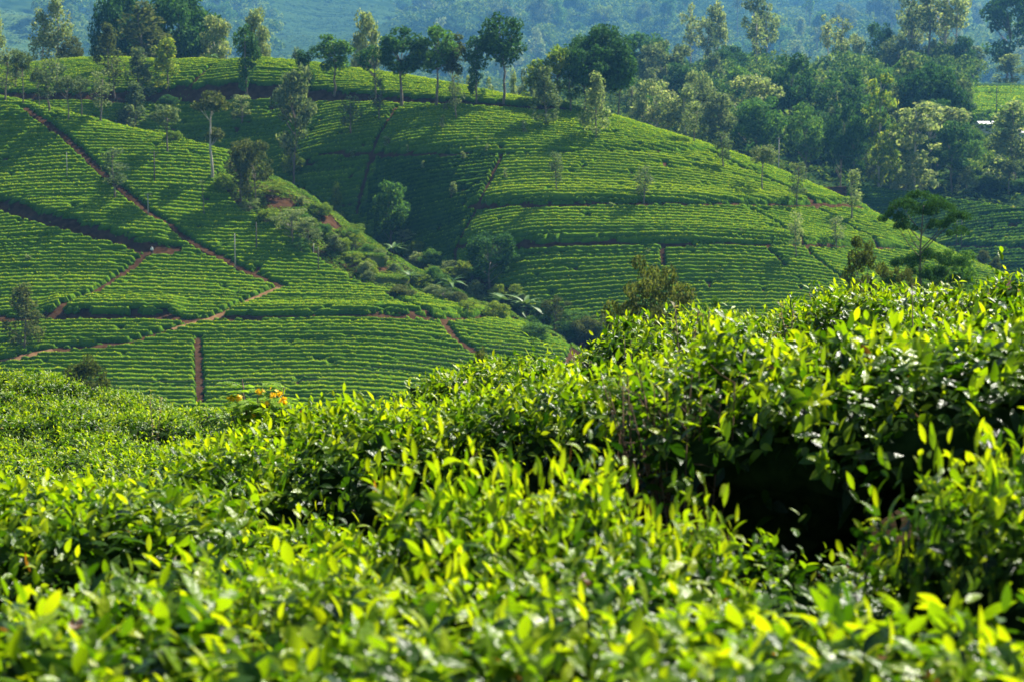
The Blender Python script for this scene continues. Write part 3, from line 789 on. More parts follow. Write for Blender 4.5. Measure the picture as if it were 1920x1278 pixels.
def puffs_for(kind, rg):
    """clump centres and radii for a crown on a tree of height 1; also the bare-trunk height and the trunk lean"""
    pf = []
    def shell(c, r, n, pr, zmin=-.6, squash=.75):
        d = sph(rg, n * 3); d = d[d[:, 2] > zmin][:n]
        for q in d:
            k = .62 + .38 * rg.random()
            s = pr * (.7 + .6 * rg.random())
            pf.append((np.array(c) + q * np.array(r) * k, np.array([s, s, s * squash])))
    if kind == "round":      shell((0, 0, .67), (.20, .20, .27), 32, .085, -.9); trunk = .55
    elif kind == "massive":  shell((0, 0, .60), (.40, .40, .34), 60, .11, -.8); shell((.1, 0, .45), (.25, .25, .2), 14, .12); trunk = .35
    elif kind == "wispy":
        for i in range(26):
            h = .34 + .62 * rg.random(); wd = .17 * (1.15 - h) ** .6 * (1.2 if h > .5 else .8)
            a = rg.random() * 6.28; r = wd * rg.random() ** .5
            pf.append((np.array([r * math.cos(a), r * math.sin(a), h]), np.array([.055, .055, .065]) * (.7 + .6 * rg.random())))
        trunk = .85
    elif kind == "parasol":
        shell((0, 0, .71), (.24, .24, .21), 26, .075, -.6); trunk = .6
    elif kind == "column":
        for i in range(24):
            h = .16 + .8 * i / 23; a = rg.random() * 6.28; r = .05 + .05 * rg.random() + (.05 if h > .55 else 0)
            pf.append((np.array([r * math.cos(a), r * math.sin(a), h]), np.array([.085, .085, .07]) * (.8 + .5 * rg.random()) * (1.25 if .6 < h < .85 else .9)))
        trunk = .9
    elif kind == "cone":
        for i in range(34):
            h = .12 + .85 * rg.random() ** .9; a = rg.random() * 6.28; r = .24 * (1.05 - h) ** .7 * rg.random() ** .5
            pf.append((np.array([r * math.cos(a), r * math.sin(a), h]), np.array([.07, .07, .085]) * (.7 + .6 * rg.random())))
        trunk = .9
    elif kind == "tiers":
        h = .22
        while h < .97:
            w_ = .14 * (1.1 - abs(h - .6))
            for _ in range(3):
                a = rg.random() * 6.28; r = w_ * (.4 + .7 * rg.random())
                pf.append((np.array([r * math.cos(a), r * math.sin(a), h + .03 * rg.normal()]), np.array([.075, .075, .034]) * (.7 + .6 * rg.random())))
            h += .075
        trunk = .97
    elif kind == "bole":     # tall bare bole, lumpy crown at the top
        for i in range(18):
            h = .55 + .43 * rg.random(); a = rg.random() * 6.28; r = .13 * rg.random() ** .5 * (1.25 - abs(h - .75) * 2)
            pf.append((np.array([r * math.cos(a), r * math.sin(a), h]), np.array([.055, .055, .05]) * (.7 + .7 * rg.random())))
        trunk = .95
    elif kind == "dome":     shell((0, 0, .58), (.30, .30, .36), 40, .095, -.75); trunk = .45
    elif kind == "tallcrown": shell((0, 0, .62), (.19, .19, .36), 40, .075, -.95); trunk = .5
    elif kind == "shrub":    shell((0, 0, .42), (.48, .48, .46), 34, .17, -.7); trunk = .2
    elif kind == "feather":
        for i in range(34):
            a = rg.random() * 6.28; h = .25 + .7 * rg.random(); r = .42 * math.sin(min(1, (1.05 - h) * 1.5 + .25) * 1.5) * rg.random() ** .5
            pf.append((np.array([r * math.cos(a), r * math.sin(a), h]), np.array([.10, .10, .055]) * (.6 + .7 * rg.random())))
        trunk = .6
    elif kind == "pads":     # flat layered pads, lopsided
        for (x, z, r) in [(.02, .94, .20), (-.17, .88, .18), (.20, .88, .18), (.36, .79, .16), (-.32, .79, .15), (.05, .84, .20), (.42, .68, .13), (-.20, .72, .13), (.20, .74, .16),
                          (.10, .50, .20), (-.14, .47, .17), (.34, .46, .16), (-.05, .38, .16), (.22, .36, .20), (-.28, .32, .14), (.38, .34, .14), (.05, .24, .18)]:
            yo = .12 * rg.normal()
            for _ in range(12):
                d = math.sqrt(rg.random()) * r; a = rg.random() * 6.28
                pf.append((np.array([x + d * math.cos(a), yo + d * math.sin(a), z - .35 * r * (d / r) ** 2 + .008 * rg.normal()]), np.array([r * .34, r * .34, r * .17]) * (.6 + .7 * rg.random())))
        trunk = .85
    elif kind == "twotier":
        shell((0, 0, .83), (.16, .16, .12), 16, .075, -.5); shell((.05, 0, .53), (.09, .09, .08), 8, .06, -.9); trunk = .8
    elif kind == "sapling":
        for i in range(7):
            h = .35 + .6 * i / 6
            pf.append((np.array([.08 * rg.normal(), .08 * rg.normal(), h]), np.array([.13, .13, .10]) * (1.2 - .5 * h)))
        trunk = .8
    elif kind == "thin":
        for i in range(4):
            pf.append((np.array([.04 * rg.normal(), .04 * rg.normal(), .84 + .13 * rg.random()]), np.array([.06, .06, .035])))
        trunk = .9
    return pf, trunk

DENS = {"wispy": .42, "thin": .3, "feather": .9, "sapling": 1.0, "tiers": .9, "bole": .8, "cone": .55, "parasol": .8, "pads": .75}
LEAF = {"sapling": .05, "thin": .02, "shrub": .032, "feather": .018, "pads": .0075, "wispy": .020, "massive": .020}
PROTO = {}
def proto(kind, var, mat, bark):
    key = (kind, var)
    if key not in PROTO:
        rg = np.random.default_rng(hash2(len(kind) * 3.7 + ord(kind[0]), ord(kind[-1]) + var * 5.1, 1) * 1e6 // 1 + 1 if False else (sum(map(ord, kind)) * 13 + var * 101))
        pf, th = puffs_for(kind, rg)
        ls = LEAF.get(kind, .021)
        V, N, SZ = [], [], []
        for c, r in pf:
            n = max(12, int(DENS.get(kind, .85) * 1.1 * (r.mean() / ls) ** 2 * 7))
            d = sph(rg, n)
            k = (.45 + .55 * rg.random(n) ** .5) * (1 + .22 * (vnoise(d[:, 0] * 3 + c[0] * 40, d[:, 1] * 3 + d[:, 2] * 2 + c[2] * 30, var) - .5) * 2)
            V.append(c + d * r * k[:, None]); N.append(unit(d * .6 + rg.normal(size=(n, 3)) * .6 + np.array([0, 0, .25])))
            SZ.append(ls * (.5 + .8 * rg.random(n)))
        P, Nn, Z = np.concatenate(V), np.concatenate(N), np.concatenate(SZ)
        v, f = flecks(P, Nn, Z, rg, .6)
        cm = Geo().add(v, f, .5).mesh(kind + "_crown", smooth=False)
        # trunk and limbs
        g = Geo()
        m = 7; zz = np.linspace(-.04, th, m)
        wob = np.cumsum(rg.normal(size=(m, 2)), 0) * .008; wob -= wob[0]
        tr = .022 if kind in ("massive", "shrub", "feather") else .011 if kind in ("wispy", "tiers", "cone", "thin", "bole", "tallcrown") else .014
        if kind == "sapling": tr = .018
        g.add(*tube(np.stack([wob[:, 0], wob[:, 1], zz], -1), tr * np.linspace(1.25, .45, m), 7))
        for i in rg.permutation(len(pf))[:16]:
            c = pf[i][0]
            h0 = min(th, max(.10, c[2] - .10 - .5 * math.hypot(c[0], c[1])))
            b = np.array([np.interp(h0, zz, wob[:, 0]), np.interp(h0, zz, wob[:, 1]), h0])
            md = (b + c) / 2 + np.array([0, 0, -.015]) + rg.normal(size=3) * .008
            g.add(*tube([b, md, c], [tr * .42, tr * .28, tr * .12], 4, cap=False))
        tm = g.mesh(kind + "_trunk")
        w_ = 2 * np.percentile(np.hypot(P[:, 0], P[:, 1]), 93)
        PROTO[key] = (cm, tm, w_, float(np.percentile(P[:, 2], 99.5)))
    return PROTO[key]

def set_mat(o, m):
    if not o.data.materials: o.data.materials.append(m)
    o.material_slots[0].link = 'OBJECT'; o.material_slots[0].material = m

BARK = {"pale": "bark_pale"}
trng = random.Random(9)
def tree(kind, hue, px, base, top, wpx, place, label, group=None, name=None, cat="tree", whole=False, bark="bark"):
    hill, Y = place if isinstance(place, tuple) else (place, None)
    if Y is None:
        p = hill.hit(px, base, y0=330 if hill is left_hill else 372 if hill is main_hill else 480)
    else:
        x = (px - 960) / F_PX * Y
        p = np.array([x, Y, float(hill.z(x, Y))])
    zt = at(px, top, p[1])[2]
    H = max(.5, zt - p[2])
    var = trng.randrange(3)
    cm, tm, w_, top_ = proto(kind, var, hue, bark)
    sxy = max(.15 * H, wpx / F_PX * p[1] / w_)
    sxy = min(sxy, 3.0 * H)
    nm = name or {"sapling": "sapling", "shrub": "shrub"}.get(kind, "tree")
    rz = trng.random() * 6.28 if kind != "pads" else 0
    root = bpy.data.objects.new(nm, None); COL.objects.link(root)
    root.empty_display_size = .5
    root.location = p.tolist(); root.rotation_euler = (0, 0, rz); root.scale = (sxy, sxy, H / top_)
    tag(root, label, cat, group)
    c = bpy.data.objects.new("crown", cm); COL.objects.link(c); c.parent = root; set_mat(c, LM[hue])
    t = bpy.data.objects.new("trunk", tm); COL.objects.link(t); t.parent = root; set_mat(t, M[bark])
    return root

MH, LH, NS, FH, XH = main_hill, left_hill, near_slope, forest_hill, far_hill
T = tree
# row of small trees along the left spur's crest
for i, (px, b, t_, w_, hue) in enumerate([(10, 197, 97, 46, "grey"), (43, 200, 97, 40, "grey"), (73, 206, 127, 30, "grey"), (92, 214, 113, 52, "grey"), (127, 231, 143, 44, "grey"), (153, 224, 143, 36, "grey"), (190, 233, 133, 46, "grey")]):
    T("parasol" if i % 3 else "wispy", hue, px, b, t_, w_, LH, "small dark-stemmed tree on the left spur's crest, %s from the left edge" % ["first", "second", "third", "fourth", "fifth", "sixth", "seventh"][i], "small trees along the left spur's crest")
# on the left spur
T("twotier", "brown", 397, 341, 172, 58, LH, "tall slim tree with two separate leaf tufts on the left spur's crest", bark="bark_pale")
T("parasol", "grey", 313, 291, 198, 58, LH, "small umbrella-shaped tree at the left spur's edge, left of the two-tufted tree")
T("shrub", "yellow", 327, 268, 246, 34, LH, "yellow-green shrub under the small umbrella-shaped tree", cat="shrub")
T("wispy", "grey", 215, 378, 278, 46, LH, "thin see-through tree beside the long diagonal path")
T("thin", "grey", 382, 409, 338, 24, LH, "nearly bare thin tree standing in the tea right of the diagonal path")
T("thin", "grey", 550, 463, 403, 22, LH, "thin leafless tree beside the shrubby bank")
T("column", "brown", 452, 388, 262, 50, LH, "creeper-covered brown-green tree at the head of the shrubby bank, left one")
T("dome", "brown", 478, 386, 266, 66, LH, "rounded brown-tinged tree at the head of the shrubby bank, right one")
T("cone", "brown", 45, 658, 533, 70, LH, "dense dark olive tree at the left edge beside the earth road")
T("sapling", "pale", 56, 494, 478, 14, LH, "tiny pale sapling in the dark tea below the brown bank", cat="sapling")
T("cone", "yellow", 632, 434, 343, 30, MH, "slender yellow-brown tree at the foot of the shrubby bank")
# shrubs on the bank and in the gully
for kind, hue, px, b, t_, w_, lab in [
    ("shrub", "yellow", 425, 362, 326, 46, "green shrub at the top of the bank left of the creeper-covered tree"),
    ("feather", "yellow", 510, 372, 338, 62, "bright green shrub on the bank right of the rounded brown tree"),
    ("feather", "pale", 545, 452, 392, 84, "big loose grey-green shrub in the middle of the bank"),
    ("feather", "grey", 580, 464, 418, 48, "grey-green shrub just right of the big loose one on the bank"),
    ("shrub", "yellow", 505, 424, 392, 50, "yellow-green shrub below the red soil scar on the bank"),
    ("shrub", "yellow", 600, 408, 380, 50, "low green shrub above the small soil slip on the bank"),
    ("feather", "yellow", 660, 452, 420, 56, "green shrub on the bank's lower crest"),
    ("shrub", "yellow", 700, 486, 458, 46, "bright green shrub left of the little stone hut"),
    ("shrub", "grey", 690, 532, 508, 28, "small silvery shrub at the end of the spur's bright tea"),
    ("shrub", "brown", 752, 558, 535, 56, "brownish round shrub on top of the spur's outer tea"),
    ("shrub", "yellow", 790, 540, 512, 50, "green shrub below the banana plant near the hut"),
    ("feather", "grey", 830, 566, 540, 46, "grey shrub left of the large silvery shrub in the gully"),
    ("shrub", "brown", 860, 574, 548, 40, "brown-green shrub on the spur's crest under the gully trees"),
    ("shrub", "yellow", 930, 600, 566, 48, "green shrub at the spur's outer end beside the banana clump"),
    ("feather", "pale", 470, 402, 372, 40, "pale wispy shrub at the foot of the creeper-covered tree"),
    ("shrub", "yellow", 640, 474, 446, 40, "yellow-green shrub above the upper grassy terrace"),
    ("feather", "mid", 566, 476, 446, 40, "feathery green shrub at the lower left of the big loose one on the bank"),
    ("shrub", "pale", 812, 556, 534, 34, "pale shrub in front of the grey one at the spur's crest"),
    ("feather", "yellow", 880, 590, 562, 44, "yellow-green bush in front of the large silvery shrub"),
    ("shrub", "mid", 1000, 632, 606, 60, "low green shrub on the outer end of the spur")]:
    T(kind, hue, px, b, t_, w_, LH, lab, cat="shrub")
for kind, hue, px, b, t_, w_, lab in [
    ("shrub", "pale", 887, 580, 528, 58, "large silvery shrub in the gully between the two hills"),
    ("shrub", "brown", 957, 602, 558, 48, "brownish bush in front of the banana clump"),
    ("feather", "brown", 1040, 618, 556, 62, "loose olive bush in the gully right of the banana clump"),
    ("shrub", "yellow", 780, 480, 452, 40, "green shrub on the gully side right of the tall slim green tree"),
    ("shrub", "mid", 812, 500, 468, 48, "green shrub beside the foot of the second downhill path"),
    ("shrub", "dark", 1063, 648, 608, 44, "dark round bush at the lower end of the gully"),
    ("shrub", "brown", 1100, 640, 596, 56, "brown-green bush left of the big feathery tree"),
    ("feather", "yellow", 850, 540, 500, 60, "green bush under the round dark tree in the gully"),
    ("feather", "pale", 760, 462, 430, 40, "pale wispy bush right of the foot of the tall slim green tree"),
    ("feather", "yellow", 810, 530, 498, 50, "yellow-green bush on the gully floor left of the round dark tree"),
    ("shrub", "grey", 905, 596, 560, 40, "grey bush between the silvery shrub and the banana clump"),
    ("feather", "mid", 1075, 630, 580, 60, "airy green bush below the lowest rows of the domed hill"),
    ("feather", "brown", 1130, 640, 590, 54, "airy olive bush just left of the big feathery tree"),
    ("feather", "mid", 1010, 640, 590, 50, "loose green bush below the banana clump"),
    ("shrub", "mid", 720, 470, 438, 44, "green bush at the foot of the tall slim green tree")]:
    T(kind, hue, px, b, t_, w_, MH, lab, cat="shrub")
T("dome", "dark", 918, 545, 437, 88, MH, "round dark tree in the gully at the foot of the domed hill")
T("tallcrown", "mid", 735, 482, 342, 62, MH, "tall slim green tree with a full top in the gully above the hut")
# trees on the flat top and crest of the domed hill
for kind, hue, px, b, t_, w_, lab in [
    ("parasol", "dark", 703, 202, 88, 62, "dark umbrella-crowned tree on the crest, left of the biggest round one"),
    ("round", "dark", 753, 204, 53, 84, "tall dark round-crowned tree in the middle of the crest row"),
    ("round", "mid", 817, 202, 50, 78, "tall olive-green round-crowned tree right of the middle of the crest row"),
    ("round", "brown", 850, 196, 66, 46, "thin olive-brown tree tucked behind the olive-green crest tree"),
    ("column", "dark", 893, 192, 70, 42, "dark creeper-clad column of a tree on the crest"),
    ("round", "dark", 943, 199, 30, 84, "tallest dark tree of the crest row, right of the creeper-clad column"),
    ("round", "mid", 627, 182, 66, 66, "round-crowned tree on the crest, leftmost of the crest row"),
    ("column", "dark", 578, 178, 88, 38, "short creeper-clad tree left of the crest row"),
    ("column", "dark", 463, 184, 50, 48, "dark creeper-clad column of a tree above the flat bright tea"),
    ("wispy", "grey", 710, 232, 145, 28, "wispy tree in front of the dark umbrella-crowned crest tree"),
    ("wispy", "grey", 855, 230, 140, 30, "wispy tree in front of the olive-brown crest tree"),
    ("wispy", "grey", 658, 259, 180, 42, "wispy tree among the shaded rows left of the first downhill path"),
    ("tallcrown", "grey", 552, 357, 128, 72, "tall airy grey-green tree on the left part of the domed hill"),
    ("shrub", "yellow", 550, 328, 288, 44, "bright green bushy tree at the foot of the tall airy tree"),
    ("wispy", "pale", 453, 234, 178, 38, "small pale tree in the dark rows left of the tall airy tree"),
    ("cone", "yellow", 1012, 204, 112, 66, "yellow-green tree at the left of the big dark clump on the crest"),
    ("tallcrown", "yellow", 1045, 210, 88, 52, "taller yellow-green tree beside the big dark clump on the crest"),
    ("cone", "grey", 1023, 237, 126, 54, "grey-green airy tree in front of the yellow-green pair"),
    ("massive", "dark", 1128, 214, 52, 132, "biggest dark round tree of the clump at the crest's right end"),
    ("dome", "dark", 1098, 216, 88, 80, "lower dark round tree in front of the biggest one at the crest's right end"),
    ("tallcrown", "dark", 1158, 216, 84, 50, "dark tree at the right edge of the big clump on the crest"),
    ("cone", "pale", 1117, 262, 136, 54, "pale silvery tree standing in front of the big dark clump"),
    ("wispy", "mid", 1070, 216, 120, 40, "narrow green tree between the yellow-green pair and the dark clump"),
    ("wispy", "grey", 1043, 365, 286, 30, "thin grey tree in the sunlit rows below the big dark clump's shadow"),
    ("wispy", "grey", 1208, 386, 312, 38, "thin grey tree alone in the sunlit rows of the domed hill"),
    ("wispy", "grey", 1300, 272, 195, 38, "wispy tree on the domed hill's right skyline, highest of five"),
    ("wispy", "grey", 1355, 321, 248, 38, "wispy tree on the domed hill's right skyline, second highest of five"),
    ("parasol", "grey", 1430, 362, 274, 52, "small round-topped tree on the domed hill's right shoulder"),
    ("wispy", "grey", 1495, 391, 304, 34, "wispy tree on the right shoulder, right of the small round-topped one"),
    ("wispy", "pale", 1598, 418, 318, 42, "pale wispy tree near the right end of the level earth track"),
    ("wispy", "pale", 1492, 489, 398, 32, "thin pale tree below the level track on the right shoulder, left one"),
    ("wispy", "pale", 1568, 468, 406, 30, "thin pale tree below the level track on the right shoulder, right one"),
    ("cone", "grey", 253, 240, 155, 50, "dense grey-green tree in the hollow behind the left spur"),
    ("cone", "grey", 240, 262, 198, 46, "lower grey-green tree in front of the dense one in the hollow"),
    ("dome", "dark", 317, 206, 178, 40, "small dark round tree beside the top road"),
    ("cone", "yellow", 313, 174, 72, 54, "yellow-green tree below the huge dark tree at the top left"),
    ("cone", "grey", 262, 186, 90, 56, "grey-olive layered tree below the huge dark tree"),
    ("cone", "brown", 203, 137, 44, 48, "olive-grey tree left of the huge dark tree"),
    ("wispy", "brown", 215, 190, 110, 44, "thin olive tree in front of the top road at the left"),
    ("wispy", "grey", 30, 170, 92, 40, "thin grey tree behind the left spur's crest row, left one"),
    ("wispy", "grey", 105, 178, 108, 46, "thin grey tree behind the left spur's crest row, right one")]:
    T(kind, hue, px, b, t_, w_, MH, lab)
# behind the flat top, roots hidden by the crest
for kind, hue, px, Y, t_, w_, lab, bk in [
    ("massive", "dark", 340, 560, -16, 150, "huge dark glossy tree at the top left", "bark"),
    ("massive", "dark", 235, 575, -14, 110, "dark tree mass left of the huge glossy tree", "bark"),
    ("cone", "brown", 275, 540, 4, 100, "tall olive tree in front of the huge dark one", "bark"),
    ("cone", "pale", 118, 548, -8, 62, "tall pale tree at the top left, right one of the pair", "bark_pale"),
    ("cone", "pale", 86, 545, 18, 48, "shorter pale tree at the top left, left one of the pair", "bark_pale"),
    ("dome", "brown", 142, 545, 70, 46, "olive bushy tree at the foot of the pale pair", "bark"),
    ("cone", "pale", 2, 545, 14, 40, "pale tree cut by the left edge of the view", "bark_pale"),
    ("tallcrown", "pale", 410, 545, 32, 54, "pale tree right of the huge dark one", "bark_pale"),
    ("tallcrown", "pale", 486, 560, 18, 44, "pale sparse tree behind the creeper-clad column", "bark_pale"),
    ("tallcrown", "pale", 688, 560, 24, 54, "pale plume-shaped tree behind the crest row", "bark_pale"),
    ("cone", "grey", 560, 560, 92, 40, "grey tree behind the short creeper-clad tree", "bark"),
    ("cone", "pale", 963, 540, 133, 26, "small pale tree right of the tallest crest tree", "bark_pale"),
    ("sapling", "pale", 882, 530, 143, 14, "small pale bush behind the creeper-clad crest column", "bark_pale"),
    ("sapling", "pale", 922, 528, 147, 18, "small pale bush between the two tallest dark crest trees", "bark_pale"),
    ("dome", "grey", 990, 560, 128, 50, "grey-green tree behind the yellow-green pair", "bark")]:
    T(kind, hue, px, 0, t_, w_, (MH, Y), lab, bark=bk)
# small white-leaved saplings in the rows of the domed hill
for i, (px, b, t_, w_) in enumerate([(833, 212, 194, 13), (828, 247, 216, 12), (982, 255, 226, 11), (727, 280, 256, 16), (765, 289, 272, 6), (912, 288, 270, 10), (870, 304, 284, 12), (793, 320, 302, 8), (947, 338, 316, 9),
                         (847, 374, 341, 18), (960, 368, 358, 6), (990, 446, 436, 8), (1164, 470, 460, 8), (1345, 520, 508, 8), (1215, 480, 468, 9), (1148, 394, 380, 12), (895, 268, 255, 7), (660, 300, 282, 10), (1003, 215, 204, 6),
                         (440, 232, 205, 10), (700, 330, 318, 6), (1040, 302, 290, 7), (1390, 440, 428, 8), (1220, 300, 290, 7)]):
    side = "left of the tallest crest tree" if px < 900 else "right of the tallest crest tree"
    T("sapling", "pale", px, b, t_, w_, MH, "tiny whitish sapling in the domed hill's rows, %s" % side, "tiny whitish saplings, %s" % side, cat="sapling")
# trees standing on the near slope, roots hidden by the near tea
T("pads", "dark", 1728, 0, 362, 150, (NS, 150), "dark umbrella tree with flat layered pads behind the near crest")
T("feather", "brown", 1630, 0, 448, 96, (NS, 130), "brownish ferny tree behind the near crest, left of the layered umbrella tree")
T("feather", "mid", 1780, 0, 470, 120, (NS, 165), "loose green bushy tree under the layered umbrella tree")
T("feather", "brown", 1218, 0, 490, 165, (NS, 120), "big feathery olive tree rising behind the near crest")
T("shrub", "brown", 1843, 498, 470, 24, MH, "small brown bush right of the layered umbrella tree, left one")
T("shrub", "brown", 1866, 508, 482, 22, MH, "small brown bush right of the layered umbrella tree, right one")
T("feather", "brown", 1690, 0, 505, 60, (NS, 130), "low brownish bush at the foot of the ferny tree")
T("shrub", "brown", 156, 0, 672, 80, (NS, 190), "rounded olive bush top standing behind the lower left field")
T("shrub", "brown", 903, 0, 663, 60, (NS, 120), "olive bush top behind the near crest at the spur's foot")
T("feather", "mid", 1330, 0, 560, 60, (NS, 120), "low green bush right of the big feathery tree")
T("feather", "brown", 1150, 0, 600, 50, (NS, 120), "low olive bush left of the big feathery tree")

# tangled growth in the gully and on the bank
grng = random.Random(21)
for hill, poly, n, lab, grp in [(MH, [(660, 440), (760, 470), (840, 490), (900, 520), (970, 560), (1010, 600), (1120, 620), (1160, 650), (960, 640), (880, 590), (760, 520), (690, 480)], 26, "small bush in the tangle along the gully floor", "bushes tangled along the gully floor"),
                                (LH, [(440, 345), (500, 345), (580, 385), (640, 425), (700, 470), (760, 512), (840, 552), (760, 545), (690, 525), (620, 480), (560, 430), (470, 380)], 22, "small bush scattered over the rough grassy bank", "bushes scattered over the grassy bank")]:
    k = 0
    while k < n:
        px, py = grng.uniform(400, 1170), grng.uniform(340, 650)
        if not in_poly(np.array([px]), np.array([py]), poly)[0]: continue
        k += 1; w_ = grng.uniform(20, 42)
        T(grng.choice(["shrub", "shrub", "feather", "cone"]), grng.choice(["mid", "yellow", "yellow", "grey", "pale", "mid"]), px, py, py - w_ * grng.uniform(.6, 1.1), w_, hill, lab, grp, cat="shrub")

# wood on the right, behind the domed hill: the trees one can single out
for kind, hue, px, Y, t_, w_, lab, bk in [
    ("dome", "pale", 1228, 590, 152, 92, "pale rounded tree just right of the crest's dark clump", "bark_pale"),
    ("cone", "pale", 1285, 585, 160, 62, "pale airy tree, second to the right of the crest's dark clump", "bark_pale"),
    ("dome", "pale", 1304, 640, 136, 56, "pale round treetop sticking up behind the airy pale tree", "bark_pale"),
    ("tallcrown", "grey", 1345, 585, 175, 60, "grey-green tree in the front of the wood above the skyline path", "bark"),
    ("parasol", "pale", 1402, 620, 143, 104, "pale spreading tree with a flat-topped crown in the wood", "bark_pale"),
    ("dome", "mid", 1420, 585, 186, 98, "broad olive-green tree under the pale spreading one", "bark"),
    ("dome", "mid", 1508, 585, 196, 78, "broad green tree in the middle of the wood's front", "bark"),
    ("dome", "dark", 1576, 580, 190, 70, "dark round-headed tree in the wood's front with a bare stem", "bark"),
    ("tallcrown", "dark", 1602, 575, 220, 44, "dark narrow tree right of the dark round-headed one", "bark"),
    ("tiers", "yellow", 1648, 575, 142, 56, "tall slender tree with stacked yellow-green tufts", "bark_pale"),
    ("tiers", "yellow", 1668, 585, 240, 44, "shorter tufted yellow-green tree right of the tall slender one", "bark_pale"),
    ("tiers", "pale", 1716, 575, 198, 80, "pale tiered tree with rounded tufts in front of the biggest crown", "bark_pale"),
    ("parasol", "pale", 1742, 610, 192, 130, "wide pale crown of blossom-like leaves right of the tiered tree", "bark_pale"),
    ("massive", "dark", 1740, 650, 128, 120, "biggest dark green crown high in the right part of the wood", "bark"),
    ("dome", "dark", 1478, 660, 104, 104, "dark rounded tree high in the middle of the wood", "bark"),
    ("dome", "dark", 1580, 650, 134, 122, "wide dark tree right of the dark rounded one high in the wood", "bark"),
    ("tallcrown", "dark", 1795, 650, 175, 60, "dark tree falling away at the right of the biggest crown", "bark"),
    ("cone", "grey", 1697, 665, 98, 76, "dusky green tree behind the biggest crown", "bark"),
    ("cone", "pale", 1892, 600, 192, 86, "pale flowering tree at the right edge in front of the white houses", "bark_pale"),
    ("cone", "pale", 1810, 592, 312, 40, "small pale bushy tree above the shaded tea at the right", "bark_pale"),
    ("parasol", "grey", 1890, 590, 300, 50, "round-topped small tree above the shaded tea at the right edge", "bark"),
    ("dome", "pale", 1690, 570, 330, 44, "pale bush at the foot of the tiered tree", "bark_pale"),
    ("shrub", "pale", 1625, 562, 384, 30, "pink-tinged pale shrub at the right tip of the level track", "bark_pale"),
    ("shrub", "mid", 1755, 600, 338, 60, "dark hedge-like bush above the shaded tea, left of the small pale tree", "bark"),
    ("shrub", "mid", 1850, 600, 330, 80, "dark hedge-like bush above the shaded tea, right of the small pale tree", "bark"),
    ("shrub", "mid", 1915, 596, 336, 60, "dark hedge-like bush above the shaded tea at the right edge", "bark"),
    ("dome", "mid", 1815, 640, 285, 60, "green bush below the white houses, left one", "bark"),
    ("dome", "mid", 1860, 640, 290, 60, "green bush below the white houses, right one", "bark"),
    ("dome", "mid", 1790, 690, 225, 40, "small round tree beside the bright far tea field", "bark"),
    ("cone", "grey", 1812, 905, 88, 74, "hazy grey conical tree above the bright far tea field, left one", "bark"),
    ("cone", "pale", 1888, 900, 102, 66, "hazy pale conical tree above the bright far tea field, right one", "bark"),
    ("dome", "dark", 1640, 900, 45, 52, "hazy dark round tree above the wood, under the tall boles", "bark"),
    ("dome", "grey", 1677, 880, 66, 60, "hazy grey round tree left of the tallest pale bole", "bark"),
    ("dome", "grey", 1742, 900, 78, 46, "hazy round tree at the foot of the tallest pale bole", "bark"),
    ("bole", "pale", 1697, 930, -4, 44, "tall pale-boled tree with a small lumpy crown at the top right", "bark_pale"),
    ("bole", "pale", 1762, 900, -22, 84, "tallest pale-boled tree at the top right with a wide airy crown", "bark_pale"),
    ("tallcrown", "dark", 1880, 960, -30, 90, "huge hazy dark tree mass at the top right corner", "bark")]:
    T(kind, hue, px, 0, t_, w_, (FH, Y), lab, bark=bk)

# the rest of the wood and the woods on the far slopes: hazy trees nobody could tell apart
def fill(hill, n, region, Yr, Hr, kinds, label, group, seed, poly=None, mind=9):
    rg = random.Random(seed); done = []
    tries = 0
    while len(done) < n and tries < n * 40:
        tries += 1
        px = rg.uniform(*region); Y = rg.uniform(*Yr)
        x = (px - 960) / F_PX * Y
        if any(abs(x - a) + abs(Y - b) * .6 < mind for a, b in done): continue
        z = float(hill.z(x, Y)); q = proj(np.array([x, Y, z]))
        if poly and not in_poly(np.array([q[0]]), np.array([q[1]]), poly)[0]: continue
        done.append((x, Y))
        kind, hue, wr = rg.choice(kinds)
        H = rg.uniform(*Hr)
        tp = proj(np.array([x, Y, z + H]))
        T(kind, hue, px, 0, tp[1], H * wr * F_PX / Y, (hill, Y), label, group, bark="bark_pale" if hue == "pale" else "bark")
WOOD = [("dome", "mid", .75), ("dome", "dark", .8), ("tallcrown", "mid", .5), ("cone", "grey", .5), ("dome", "grey", .75), ("tallcrown", "dark", .5), ("bole", "grey", .4)]
LIT = [("dome", "mid", .7), ("dome", "yellow", .7), ("tallcrown", "mid", .45), ("cone", "pale", .45), ("dome", "grey", .7), ("tallcrown", "grey", .45), ("bole", "pale", .4)]  # paler, yellower hues paint a sunlit look onto these crowns
fill(FH, 20, (1180, 1480), (590, 760), (13, 20), WOOD, "hazy tree filling the wood right of the crest's dark clump", "trees of the wood, left part", 1)
fill(FH, 26, (1480, 1800), (590, 740), (14, 22), WOOD, "hazy tree filling the deep middle of the wood on the right", "trees of the wood, middle", 2)
fill(FH, 10, (1780, 1960), (592, 660), (7, 12), WOOD, "low hazy tree on the slope below the white houses", "low trees below the white houses", 3)
fill(FH, 22, (1190, 1800), (760, 1000), (16, 26), WOOD, "blue hazy tree high on the rise behind the wood", "blue hazy trees behind the wood", 4)
fill(FH, 14, (1290, 1900), (860, 1000), (30, 46), [("bole", "pale", .26), ("bole", "grey", .28), ("tallcrown", "pale", .26)], "tall slim pale tree rising above the wood on the right", "tall slim pale trees above the wood", 9, None, 14)
fill(XH, 44, (740, 1290), (1010 * FS, 1480 * FS), (38, 66), LIT, "blue hazy tree on the far slope above the crest trees", "blue hazy trees on the far slope, middle", 5, [(740, 230), (740, 40), (850, 10), (1290, 10), (1290, 230)], 12)
